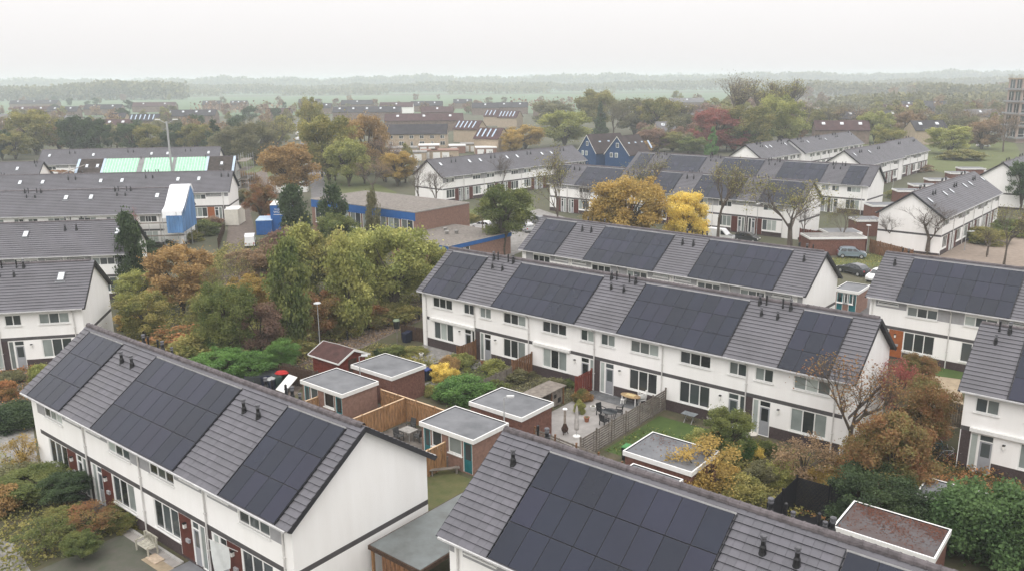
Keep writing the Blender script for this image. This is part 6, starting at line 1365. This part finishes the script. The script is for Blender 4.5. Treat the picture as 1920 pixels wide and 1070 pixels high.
scatter(46, 0, 560, 190, 240, [0, 1, 2, 3, 4], 'tree among the rooftops at upper left', 'trees among the upper left rooftops', (7, 12))
scatter(32, 600, 1080, 188, 225, [1, 3, 2, 6], 'brownish tree among the rooftops before the green field', 'trees among the central rooftops', (6, 10))
scatter(30, 0, 240, 240, 292, [0, 1, 4, 2], 'tree in the belt behind the left terraces', 'tree belt behind the left terraces', (7, 11))
scatter(28, 240, 540, 245, 300, [0, 2, 2, 4, 1], 'tree in the belt behind the green membrane roof', 'tree belt behind the green roof', (7, 12))
scatter(20, 1200, 1500, 258, 292, [0, 2, 1, 3], 'tree in the belt directly behind the solar terraces', 'tree belt behind the solar terraces', (7, 12))
scatter(14, 600, 770, 300, 350, [0, 1, 3], 'shrubby tree along the street before the gabled terrace', 'street trees before the gabled terrace', (4, 8))
scatter(22, 1620, 1900, 225, 262, [0, 2, 1], 'tree at the edge of the grass at upper right', 'trees at the upper right grass', (8, 13))
def treeline(name, x0, x1, D, h, n, col, seed, gaps=0.0, s=2.6, rag=.22):
    r = random.Random(seed); Q = []
    for _ in range(n):
        t = r.random(); x = x0 + (x1 - x0) * t
        f = .82 + .22 * (sin(x * .011 + seed) * .5 + sin(x * .031 + seed * 2) * .3 + sin(x * .09) * .2)
        if gaps and sin(x * .02 + seed) < gaps - 1: continue
        hh = h * max(.25, f + rag * (r.random() - .5)); Q.append(leafq(r, Vector((x, D + r.uniform(-25, 25), hh * r.random() ** .6)), s * r.uniform(.6, 1.4), .2))
    o = ob(name, leafmesh(name, Q), kind='stuff'); o.color = (*COL[col][0], 1); o['hue2'] = list(COL[col][1]); return o
treeline('far_treeline', -1500, -500, 1300, 28, 26000, 'gg', 1, s=2.6, rag=.25)
treeline('far_treeline', -1900, 200, 1620, 15, 12000, 'gg', 2, .6, 2.6)
treeline('far_treeline', -900, 1500, 1850, 22, 26000, 'gg', 3, s=3)
treeline('far_treeline', 330, 1500, 1200, 20, 16000, 'gg', 4, .9, s=2.4)
treeline('far_treeline', 700, 1500, 1450, 36, 20000, 'gg', 8, 1.1, s=2.6)
treeline('far_treeline', -3200, 3600, 2620, 42, 50000, 'gg', 5, s=5)
treeline('far_treeline', -4500, 4500, 3600, 42, 40000, 'gg', 6, s=7)
for i in range(3): treeline('far_tree_row', -520 + i * 260, -300 + i * 280, 690 + i * 12, 9, 1500, 'pu', 31 + i, 1.1, s=1.0, rag=.8)
treeline('far_woodland', 420, 1150, 860, 20, 24000, 'gg', 7, s=1.9)
treeline('far_woodland', 250, 900, 640, 14, 12000, 'gg', 9, s=1.5)
# ---------------------------------------------------------------- the misty air
m = MB(); m.box(-6500, 6500, -400, 8000, -1, 44)
hz = m.build('haze', None, kind='stuff'); hz.data.materials.clear()
hm = bpy.data.materials.new('haze'); hm.use_nodes = True; t = hm.node_tree; t.nodes.clear(); o = N(t, 'ShaderNodeOutputMaterial'); v = N(t, 'ShaderNodeVolumePrincipled')
v.inputs['Color'].default_value = (.87, .94, .975, 1); v.inputs['Density'].default_value = .00042; v.inputs['Anisotropy'].default_value = 0
t.links.new(v.outputs[0], o.inputs['Volume']); hz.data.materials.append(hm)
